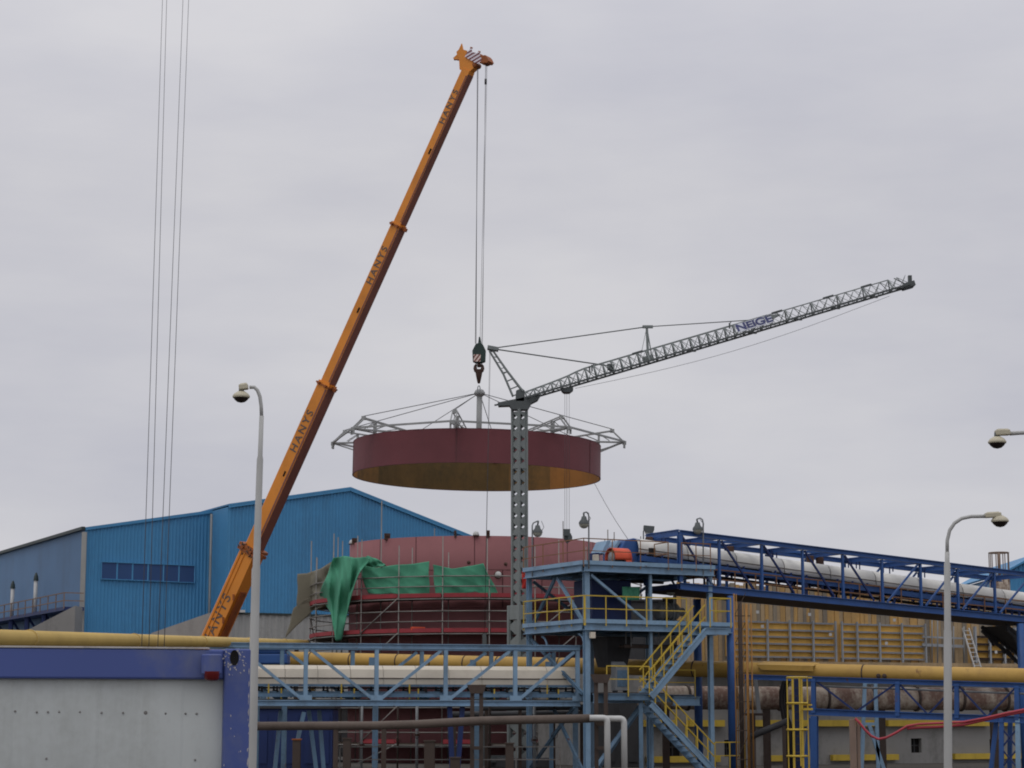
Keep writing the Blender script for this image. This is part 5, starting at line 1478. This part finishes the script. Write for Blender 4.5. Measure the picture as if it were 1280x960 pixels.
# ladder leaning on it
la, lb_ = WP(1207, 785, -.25), WP(1222, 834, -1.0)
ld = thing('ladder', 'white metal ladder leaning against the formwork wall', 'ladder', lb_)
for o in (-.2, .2):
    m = MB(); m.bar(la + U * o, lb_ + U * o, .05, .07); m.build('stile', MT['white'], ld)
for k in range(9):
    q = la.lerp(lb_, (k + .6) / 9); m = MB(); m.bar(q - U * .2, q + U * .2, .04, .04); m.build('rung', MT['white'], ld)

# ================================================================== concrete building below
cbk = thing('concrete_building', 'low grey concrete building under the pipes on the right', 'building', FO - N * .6, YAW)
cw0 = FO - N * .55
ztop_ = zlo + .25
def CPp(px, py, off=0): return PL(px, py, cw0 + N * off, N)
def cs_(px): return (CPp(px, 900) - cw0).dot(U)
wins = [(833, 852, 922, 946), (905, 915, 925, 946), (980, 990, 917, 936), (1138, 1151, 923, 941), (1236, 1248, 924, 942)]
m = MB(); edges_ = [cs_(775)]
for (x0, x1, y0, y1) in wins: edges_ += [cs_(x0), cs_(x1)]
edges_.append(cs_(1325))
for i in range(0, len(edges_), 2):
    a, b = edges_[i], edges_[i + 1]; c = cw0 - N * .15
    m.bar(c + U * a + Z * ztop_ / 2, c + U * b + Z * ztop_ / 2, .3, ztop_)
for (x0, x1, y0, y1) in wins:
    c = cw0 - N * .15; zb1, zt1 = CPp(x0, y1).z, CPp(x0, y0).z; zb1 = max(zb1, .4)
    m.bar(c + U * cs_(x0) + Z * (zt1 + ztop_) / 2, c + U * cs_(x1) + Z * (zt1 + ztop_) / 2, .3, ztop_ - zt1)
    m.bar(c + U * cs_(x0) + Z * zb1 / 2, c + U * cs_(x1) + Z * zb1 / 2, .3, zb1)
m.build('front_wall', MT['concrete'], cbk)
for (x0, x1, y0, y1) in wins:
    zb1, zt1 = max(CPp(x0, y1).z, .4), CPp(x0, y0).z; c = cw0 - N * .24 + Z * (zb1 + zt1) / 2
    m = MB(); m.bar(c + U * cs_(x0), c + U * cs_(x1), .04, zt1 - zb1); wn = m.build('window', MT['hole'], cbk)
    m = MB(); m.bar(c + N * .05 + U * (cs_(x0) + .02), c + N * .05 + U * (cs_(x1) - .02), .05, .05); m.bar(c + N * .05 + U * (cs_(x0) + cs_(x1)) / 2 - Z * (zt1 - zb1) / 2, c + N * .05 + U * (cs_(x0) + cs_(x1)) / 2 + Z * (zt1 - zb1) / 2, .05, .05, N); m.build('glazing_bar', MT['darkgrey'], wn)
m = MB(); a, b = edges_[0], edges_[-1]; m.add([cw0 + U * a + Z * ztop_, cw0 + U * b + Z * ztop_, cw0 + U * b + Z * ztop_ - N * 8, cw0 + U * a + Z * ztop_ - N * 8], [(0, 1, 2, 3)]); m.build('roof', MT['concrete'], cbk, solid=.1)
for s_ in (a, b):
    m = MB(); c = cw0 + U * s_; m.bar(c - N * .3 + Z * ztop_ / 2, c - N * 8 + Z * ztop_ / 2, .3, ztop_ - .01); m.build('end_wall', MT['concrete'], cbk)
m = MB(); m.bar(cw0 - N * 8 + U * a + Z * ztop_ / 2, cw0 - N * 8 + U * b + Z * ztop_ / 2, .3, ztop_ - .02); m.build('back_wall', MT['concrete'], cbk)
for z, w_ in ((1.95, .3), (.32, .28)):
    segs = [(800, 842), (858, 902), (938, 978), (992, 1100), (1106, 1232), (1240, 1320)] if z > 1 else [(806, 896), (955, 988), (1036, 1118), (1188, 1320)]
    for x0, x1 in segs:
        m = MB(); c = cw0 + N * .16 + Z * z; m.bar(c + U * cs_(x0), c + U * cs_(x1), .24, w_); m.build('yellow_beam', MT['yellow'], cbk)

# ================================================================== big rusty duct
ra, rb = P(800, 872, 90.5), P(1310, 874, 94.5)
rp = thing('rusty_duct', 'large rusty peeling duct lying behind the blue pipe bridge', 'duct', V((ra.x, ra.y, 0)))
m = MB(); m.tube([ra.lerp(rb, k / 12) for k in range(13)], .5, 24); m.build('duct_run', MT['rustypipe'], rp)
rdd = (rb - ra).normalized()
for k in range(1, 9):
    q = ra.lerp(rb, k / 9); m = MB(); m.tube([q - rdd * .05, q + rdd * .05], .56, 24); m.build('flange', MT['rusty'], rp)
for f in (.06, .3, .58, .86):
    q = ra.lerp(rb, f); m = MB(); m.bar(V((q.x, q.y, 0)) , q - Z * .45, .3, .3); m.build('saddle', MT['rusty'], rp)

# ================================================================== blue pipe bridge
KA, KB = P(1010, 868, 82.7), P(1300, 878, 79.3)
ku = V((KB.x - KA.x, KB.y - KA.y, 0)).normalized(); kn = V((ku.y, -ku.x, 0))
def KP(px, py, off=0): return PL(px, py, KA - kn * off, kn)
pb = thing('pipe_bridge', 'royal blue pipe bridge carrying the yellow pipe on the right', 'pipe bridge', V((KA.x, KA.y, 0)))
for off in (0, 1.7):
    m = MB(); m.ibeam(KP(930 if off == 0 else 1010, 846, off), KP(1300, 857.5, off), .2, .2); m.build('top_chord', MT['royal'], pb)
    m = MB(); m.ibeam(KP(1010, 889.5, off), KP(1300, 900.5, off), .2, .26); m.build('bottom_chord', MT['royal'], pb)
    xs_ = [1017, 1122, 1196, 1271]
    for x in xs_:
        m = MB(); m.ibeam(KP(x, 891 + (x - 1010) * .036, off), KP(x, 848 + (x - 1010) * .036, off), .17 if off == 0 else .12, .17, kn); m.build('vertical', MT['royal'], pb)
    for a, b in ((1017, 1070), (1070, 1122), (1122, 1160), (1160, 1196), (1196, 1234), (1234, 1271)):
        up_ = xs_.count(a) > 0
        y0 = lambda x: 849.5 + (x - 1010) * .036; y1 = lambda x: 887 + (x - 1010) * .036
        m = MB(); m.bar(KP(a + 1, y0(a) if up_ else y1(a), off), KP(b - 1, y1(b) if up_ else y0(b), off), .07, .08, kn); m.build('diagonal', MT['navy'], pb)
for x in range(1020, 1300, 25):
    m = MB(); q = KP(x, 848 + (x - 1010) * .036); m.bar(q - kn * .1, q - kn * 1.6, .12, .12); m.build('cross_beam', MT['navy'], pb)
m = MB(); q = KP(1018, 960); m.ibeam(V((q.x, q.y, 0)), KP(1018, 895), .26, .26, kn); m.build('leg', MT['royal'], pb)
q = KP(1018, 960, 1.7); m = MB(); m.ibeam(V((q.x, q.y, 0)), KP(1018, 895, 1.7), .24, .24, kn); m.build('leg', MT['royal'], pb)
for xt, xb, off in ((1013, 1006, .8), (1246, 1238, .3), (1252, 1252, 0), (1263, 1262, .9), (1272, 1273, 0), (1280, 1286, .6)):
    A, B = KP(xt, 898, off), KP(xb, 970, off); B.z = 0
    m = MB(); m.bar(A, B, .15, .17); m.build('leg', MT['royal' if xt != 1272 else 'pale'], pb)
for a, b in (((1252, 910), (1272, 935)), ((1272, 910), (1252, 935)), ((1252, 936), (1272, 960)), ((1272, 936), (1252, 960))):
    m = MB(); m.bar(KP(*a, -.0), KP(*b, -.0), .06, .06, kn); m.build('leg_brace', MT['navy'], pb)
m = MB(); m.tube([KP(1030, 858, .3), KP(1120, 861, .3), KP(1300, 868, .3)], .04, 8); m.build('conduit', MT['galv'], pb)
# slim light blue stand behind it
lg = thing('pipe_stand', 'slim light blue splayed stand under the rusty duct', 'stand', V((P(1090, 960, 87).x, 87, 0)), 0, 'pipe stands')
for (xt, yt, xb) in ((1081, 852, 1077), (1094, 852, 1098), (1086, 905, 1106)):
    A, B = P(xt, yt, 87), P(xb, 966, 87); B.z = 0; m = MB(); m.bar(A, B, .13, .15); m.build('leg', MT['pale'], lg)
m = MB(); m.bar(P(1079, 905, 87), P(1098, 905, 87), .12, .12); m.bar(P(1080, 853, 87), P(1095, 853, 87), .12, .12); m.build('cross_bar', MT['pale'], lg)

# ================================================================== yellow caged ladder
kl = P(996, 900, 79.5); kl.z = 0
yl = thing('caged_ladder', 'yellow caged ladder standing left of the blue pipe bridge', 'ladder', kl)
def kp(px, py, dy=0): return P(px, py, 79.5 + dy)
def vbar(px, y0, dy, w_, mt, nm, par):
    a = kp(px, y0, dy); b = V((a.x, a.y, 0)); m = MB(); m.bar(b, a, w_, w_, (0, 1, 0)); return m.build(nm, MT[mt], par)
for px in (990.5, 1001.5): vbar(px, 846, 0, .08, 'yellow', 'stile', yl)
z_ = .3
zt_l = kp(996, 847).z
while z_ < zt_l:
    a = kp(990.5, 900); b = kp(1001.5, 900); a.z = b.z = z_; m = MB(); m.bar(a, b, .035, .035); m.build('rung', MT['darkgrey'], yl); z_ += .3
for y in (847, 879, 912, 945):
    c = kp(996, y); r_ = .38
    m = MB()
    pts = [c + V((math.cos(t) * r_, -.05 - math.sin(t) * .6, 0)) for t in [math.pi * k / 10 for k in range(11)]]
    m.tube(pts, .035, 6); m.bar(c - V((.38, .03, 0)), c + V((.38, -.03, 0)), .05, .08); m.build('cage_hoop', MT['yellow'], yl)
for t in (0, .5, 1.0):
    a = kp(996, 846); q = a + V((math.cos(math.pi * t) * .38, -.05 - math.sin(math.pi * t) * .6, 0)); m = MB(); m.bar(q, V((q.x, q.y, .4 if t == .5 else .2)), .045, .03, (0, 1, 0)); m.build('cage_strap', MT['yellow'], yl)
vbar(996, 850, .35, .24, 'navy', 'wall_post', yl)
m = MB(); m.bar(kp(1003, 886.5), kp(1015, 886.5), .5, .08); m.bar(kp(1003, 881), kp(1015, 881), .04, .05); m.bar(kp(1006, 847, .0), kp(1015, 847, 0), .05, .05); m.build('side_step', MT['yellow'], yl)

# ================================================================== rusty rod mast
rm = P(931, 900, 81.5); rm.z = 0
rr_ = thing('rusty_mast', 'slim rusty orange lattice mast right of the platform stairs', 'mast', rm)
zt2 = P(931, 752, 81.5).z
for dx, dy, r_, mt in ((-.36, -.2, .03, 'ochre'), (-.1, .2, .09, 'rusty'), (.1, -.25, .045, 'ochre'), (.3, -.1, .03, 'ochre'), (.18, .25, .04, 'ochre'), (.0, 0, .02, 'ochre'), (-.24, .1, .02, 'ochre')):
    q = rm + V((dx, dy, 0)); m = MB(); m.tube([q, q + Z * (zt2 + (.3 if dx < 0 else -.1) * (1 if r_ < .05 else 0))], r_, 7); m.build('rod', MT[mt], rr_)
z_ = .6
k = 0
while z_ < zt2 - .4:
    m = MB(); m.bar(rm + V((-.36, -.2, z_)), rm + V((.3, -.1, z_)), .035, .035); m.bar(rm + V((-.36, -.2, z_)), rm + V((.1, -.25, z_ + .9)), .025, .025); m.build('tie', MT['rusty'], rr_); z_ += 1.1
# grey splayed prop and black cable bundle
gp = thing('grey_prop', 'pair of grey slanted props under the rusty duct', 'prop', V((P(952, 960, 88.5).x, 88.5, 0)))
for (xt, yt, xb, yb_) in ((944, 838, 949, 893), (934, 838, 932, 893)):
    m = MB(); A, B = P(xt, yt + 5, 88.6), P(xb, yb_, 88.6); m.bar(A, B, .13, .16); m.build('strut', MT['galv'], gp)
m = MB(); A, B = P(928, 893, 88.6), P(955, 893, 88.6); m.bar(A, B, .3, .1); m.bar(P(940, 893, 88.6), V((P(940, 893, 88.6).x, 88.6, 0)), .25, .25); m.build('stand', MT['rusty'], gp)
for k in range(3):
    pts = [P(x + k * 3, y, 86.0 + .2 * k) for x, y in ((984, 846), (979, 853), (976, 864), (976, 880), (979, 897), (983, 908))] + [V((P(985 + k * 3, 900, 86).x, 86 + .2 * k, 0))]
    m = MB(); m.tube(pts, .07, 8); o = m.build('black_cable', MT['belt'], rootloc=pts[-1])
    tag(o, ['thick black cable looping down left of the yellow caged ladder, outermost', 'thick black cable looping down left of the yellow caged ladder, middle one', 'thick black cable looping down left of the yellow caged ladder, nearest to it'][k], 'cable', 'black cables by the ladder')
pipe('drain_pipe', 'dark slanting pipe between the rusty mast and the yellow ladder', [P(938, 921, 84.5), P(985, 901, 84.5)], .13, MT['darkgrey'], supports=[(P(942, 920, 84.5), .15), (P(980, 903, 84.5), .15)])

# ================================================================== foreground pipes and stands
pipe('lagged_pipe', 'long brown lagged pipe crossing below the truss bridge', [P(240, 908, 72), P(470, 907, 72), P(520, 905.5, 72), P(600, 901, 72), P(738, 898, 72)], .145, MT['brownpipe'], supports=[(P(x, 905, 72), .16) for x in (300, 420, 480)], flange=6.5)
def elbow(p, c, q, n=6, r=.16):
    a = c + (p - c).normalized() * r; b = c + (q - c).normalized() * r
    return [a] + [a.lerp(c, t).lerp(c.lerp(b, t), t) for t in [k / n for k in range(1, n)]] + [b]
for k, (x0, x1, dy, lb) in enumerate(((737, 759, 0, 'white elbow pipe turning down in front of the platform, nearer one on the left'), (763, 780, .9, 'white elbow pipe turning down in front of the platform, right one'))):
    D_ = 71.8 + dy; y = 897.5 + k * .8
    a, c, b = P(x0 - (0 if k == 0 else 8), y, D_), P(x1, y, D_), P(x1, 990, D_); b.x = c.x; b.y = c.y; b.z = 0
    t = thing('white_pipe', lb, 'pipe', b, 0, 'white elbow pipes')
    m = MB(); m.tube([a] + elbow(a, c, b) + [b], .105, 16); m.build('pipe_run', MT['white'], t)
    if k: m = MB(); m.tube([a - V((.0, .12, 0)), a + V((-2.4, .9, 0))], .12, 12); m.build('lagged_end', MT['brownpipe'], t)
def stand(px, ytop, wtop, sep, D_, label):
    t = thing('pipe_stand', label, 'stand', V((P(px, 960, D_).x, D_, 0)), 0, 'pipe stands')
    zt3 = P(px, ytop, D_).z; x = P(px, ytop, D_).x; k = D_ / F
    for sgn in (-1, 1):
        m = MB(); m.ibeam(V((x + sgn * sep * k / 2, D_, 0)), V((x + sgn * sep * k / 2, D_, zt3 - .15)), .14, .14, (0, 1, 0)); m.build('post', MT['rusty'], t)
    m = MB(); m.prism([V((x - wtop * k / 2, D_, zt3)), V((x + wtop * k / 2, D_, zt3)), V((x + sep * k * .7, D_, zt3 - .3)), V((x - sep * k * .7, D_, zt3 - .3))], V((0, .3, 0))); m.build('cap_plate', MT['rusty'], t)
    for y in (905, 935):
        m = MB(); z4 = P(px, y, D_).z; m.bar(V((x - sep * k / 2, D_, z4)), V((x + sep * k / 2, D_, z4)), .3, .12); m.build('cross_bar', MT['rusty'], t)
stand(596, 856, 24, 11, 73.0, 'rusty two-legged pipe stand in front of the truss bridge')
stand(751, 843, 26, 12, 73.2, 'rusty two-legged pipe stand in front of the platform')
for px, y, w_, lb in ((371, 925, .28, 'rusty stub column under the truss bridge, leftmost'), (434, 924, .28, 'rusty stub column under the truss bridge, second from left'), (537, 927, .38, 'rusty stub column under the truss bridge, widest one'), (569, 948, .36, 'short rusty stub column below the royal blue legs'), (637, 930, .3, 'rusty stub column beside the tower crane mast')):
    D_ = 77.0; a = P(px, y, D_); t = thing('stub_column', lb, 'column', V((a.x, D_, 0)), 0, 'rusty stub columns')
    m = MB(); m.ibeam(V((a.x, D_, 0)), a, w_, w_, (0, 1, 0)); m.build('shaft', MT['rusty'], t)
    m = MB(); m.bar(a, a + Z * .05, w_ + .06, w_ + .06, (0, 1, 0)); m.build('head_plate', MT['orangerust' if px < 430 else 'rusty'], t)
# post with a red hose
wp = P(1068, 900, 60); D_ = 60
t = thing('timber_post', 'weathered timber post that holds up the red hose', 'post', V((wp.x, D_, 0)))
m = MB(); m.bar(V((wp.x - .06, D_, 0)), P(1065.5, 899, D_), .17, .17, (0, 1, 0)); m.build('shaft', MT['wood'], t, bevel=.01)
m = MB(); m.bar(V((wp.x + .1, D_ + .05, 0)), P(1072.5, 902, D_ + .05), .09, .12, (0, 1, 0)); m.build('cleat', MT['wood'], t)
hp_ = [(1069, 898), (1074, 903), (1081, 912), (1089, 920), (1098, 924), (1108, 922), (1120, 916), (1134, 907.5), (1150, 905), (1175, 904), (1205, 902.5), (1230, 898), (1256, 892), (1295, 884)]
pts = [P(x, y, 59.85 - .006 * (x - 1069)) for x, y in hp_]
m = MB(); m.tube(pts, .035, 9); m.tube([q + V((0, .03, -.07 - .03 * math.sin(i))) for i, q in enumerate(pts[7:])], .04, 8); tag(m.build('red_hose', MT['hose'], rootloc=pts[0]), 'red hose sagging from the timber post to the right edge', 'hose')

# ================================================================== dark plant in the shade below, with added dark backdrop blocks
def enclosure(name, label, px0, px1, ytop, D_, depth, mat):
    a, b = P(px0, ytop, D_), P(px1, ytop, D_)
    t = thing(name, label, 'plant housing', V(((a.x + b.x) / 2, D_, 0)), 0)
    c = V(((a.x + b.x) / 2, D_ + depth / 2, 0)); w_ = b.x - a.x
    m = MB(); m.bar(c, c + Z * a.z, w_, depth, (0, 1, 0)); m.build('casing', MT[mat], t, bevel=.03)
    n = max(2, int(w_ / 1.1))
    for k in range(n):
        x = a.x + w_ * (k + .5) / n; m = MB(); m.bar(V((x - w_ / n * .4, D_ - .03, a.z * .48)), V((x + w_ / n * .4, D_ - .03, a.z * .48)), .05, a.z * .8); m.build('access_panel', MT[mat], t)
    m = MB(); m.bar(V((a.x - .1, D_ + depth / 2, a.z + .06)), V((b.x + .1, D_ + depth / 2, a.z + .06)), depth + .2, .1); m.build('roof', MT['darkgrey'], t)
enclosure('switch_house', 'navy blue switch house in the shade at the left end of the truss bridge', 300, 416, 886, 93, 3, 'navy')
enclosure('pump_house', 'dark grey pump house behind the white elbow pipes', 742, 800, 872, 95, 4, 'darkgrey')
enclosure('dark_backdrop_block', 'added dark grey backdrop block behind the platform tower', 770, 846, 752, 97.5, 5, 'darkgrey')  # made-up block, added to keep the view through the tower dark
enclosure('dark_filler_block', 'added dark backdrop block low between the switch house and the tank', 392, 452, 884, 123, 4, 'darkgrey')  # made-up block, added so the pale hall plinth gives way to dark
for k, (x0, x1, z_) in enumerate(((600, 735, 884), (560, 735, 892))):
    pipe('service_pipe', ['grey service pipe below the truss bridge, higher one', 'grey service pipe below the truss bridge, lower one'][k], [P(x0, z_ + 1, 86.5 + k), P(x1, z_, 86.5 + k)], .12, MT['darkgrey'], supports=[(P(x, z_, 86.5 + k), .14) for x in (x0 + 8, 650, x1 - 8)], group='grey service pipes')

# ================================================================== far right: blue shed, silo and rail cage
bs = P(1256, 735, 135); bs.z = 0
sh_ = thing('blue_shed', 'light blue gabled shed at the far right behind the gallery', 'building', bs)
z0_, z1_ = P(1256, 718, 135).z, P(1300, 694, 135).z
W2 = (P(1344, 700, 135) - bs).x
m = MB(); corr_wall(m, [(0, z0_), (W2 / 2, z1_), (W2, z0_)], 0, bs, V((0, -1, 0)), V((1, 0, 0)), .28, .05); m.build('front_wall', MT['hall'], sh_)
for s_ in (0, W2):
    m = MB(); q = bs + V((s_, 0, 0)); m.bar(q + Z * z0_ / 2 + V((0, .05, 0)), q + V((0, 14, 0)) + Z * z0_ / 2, .1, z0_ - .1); m.build('side_wall', MT['hall'], sh_)
for (sa, za), (sb_, zb2) in (((-.3, z0_ - .12), (W2 / 2, z1_ + .02)), ((W2 / 2, z1_ + .02), (W2 + .3, z0_ - .12))):
    m = MB(); A, B = bs + V((sa, -.3, za + .1)), bs + V((sb_, -.3, zb2 + .1)); m.add([A, B, B + V((0, 14.5, 0)), A + V((0, 14.5, 0))], [(0, 1, 2, 3)]); m.build('roof', MT['hall'], sh_, solid=.12)
so_ = P(1250, 735, 128); so_.z = 0
sil = thing('rusty_silo', 'rust stained grey silo beside the light blue shed', 'silo', so_)
zs = P(1250, 722, 128).z
m = MB(); m.lathe([(.62, 0), (.62, zs - .5), (.55, zs - .1), (.2, zs), (0, zs)], so_, 20); m.build('body', MT['rustypipe'], sil)
cg = MB(); zc0, zc1 = P(1250, 716, 128).z, P(1250, 691, 128).z
cgt = thing('rail_cage', 'pale steel rail cage on top of the silo', 'cage', V((so_.x, so_.y, zs)))
for k in range(9):
    t_ = 2 * math.pi * k / 9; q = so_ + V((math.cos(t_) * .6, math.sin(t_) * .6, 0)); m = MB(); m.bar(q + Z * (zs - .45), q + Z * zc1, .05, .05); m.build('upright', MT['wood'], cgt)
m = MB(); m.tube([so_ + V((math.cos(2 * math.pi * k / 24) * .6, math.sin(2 * math.pi * k / 24) * .6, zc1)) for k in range(25)], .035, 6); m.bar(so_ + V((-.6, 0, zc1)), so_ + V((.6, 0, zc1)), .06, .06); m.build('top_ring', MT['wood'], cgt)
m = MB(); m.tube([so_ + Z * (zs - .1), so_ + Z * zc1], .1, 8); m.build('vent_pipe', MT['wood'], cgt)

# thin riser pipes and a low handrail in the clutter below the truss bridge
for k, (px, D_, r_, yt) in enumerate(((452, 85.2, .05, 884), (497, 84.6, .04, 884), (521, 85.6, .06, 884), (612, 84.8, .05, 884), (668, 85.4, .06, 884), (693, 84.6, .04, 884))):
    b_ = P(px, 930, D_); t_ = thing('riser_pipe', 'thin dark riser pipe standing among the posts under the truss bridge', 'pipe', V((b_.x, D_, 0)), 0, 'thin riser pipes under the bridge')
    zt5 = P(px, yt, D_).z
    m = MB(); m.tube([V((b_.x, D_, 0)), V((b_.x, D_, zt5)), V((b_.x + .05, D_ + .3, zt5 + .12))], r_, 8); m.build('pipe_run', MT['rusty' if k % 2 else 'galv'], t_)
    m = MB(); c = V((b_.x, D_, 1.1 + .2 * (k % 3))); m.lathe([(r_ * 1.8, -.04), (r_ * 1.8, .04)], c, 8); m.lathe([(.12, -.015), (.14, 0), (.12, .015)], c + V((0, -.22, 0)), 12, (0, 1, 0)); m.bar(c, c + V((0, -.22, 0)), .03, .03); m.build('valve', MT['hookrust'], t_)
lr = thing('low_handrail', 'low pale handrail running along the ground under the truss bridge', 'handrail', P(560, 950, 83.8) * 1.0)
lr.location.z = 0; WM[lr.name] = M.Translation(lr.location)
a, b = P(425, 935, 83.8), P(700, 935, 83.8)
m = MB()
for z in (.55, 1.05): m.bar(V((a.x, a.y, z)), V((b.x, b.y, z)), .04, .04)
m.build('rail', MT['scaf'], lr)
for k in range(6):
    q = a.lerp(b, k / 5); m = MB(); m.bar(V((q.x, q.y, 0)), V((q.x, q.y, 1.07)), .045, .045); m.build('post', MT['scaf'], lr)
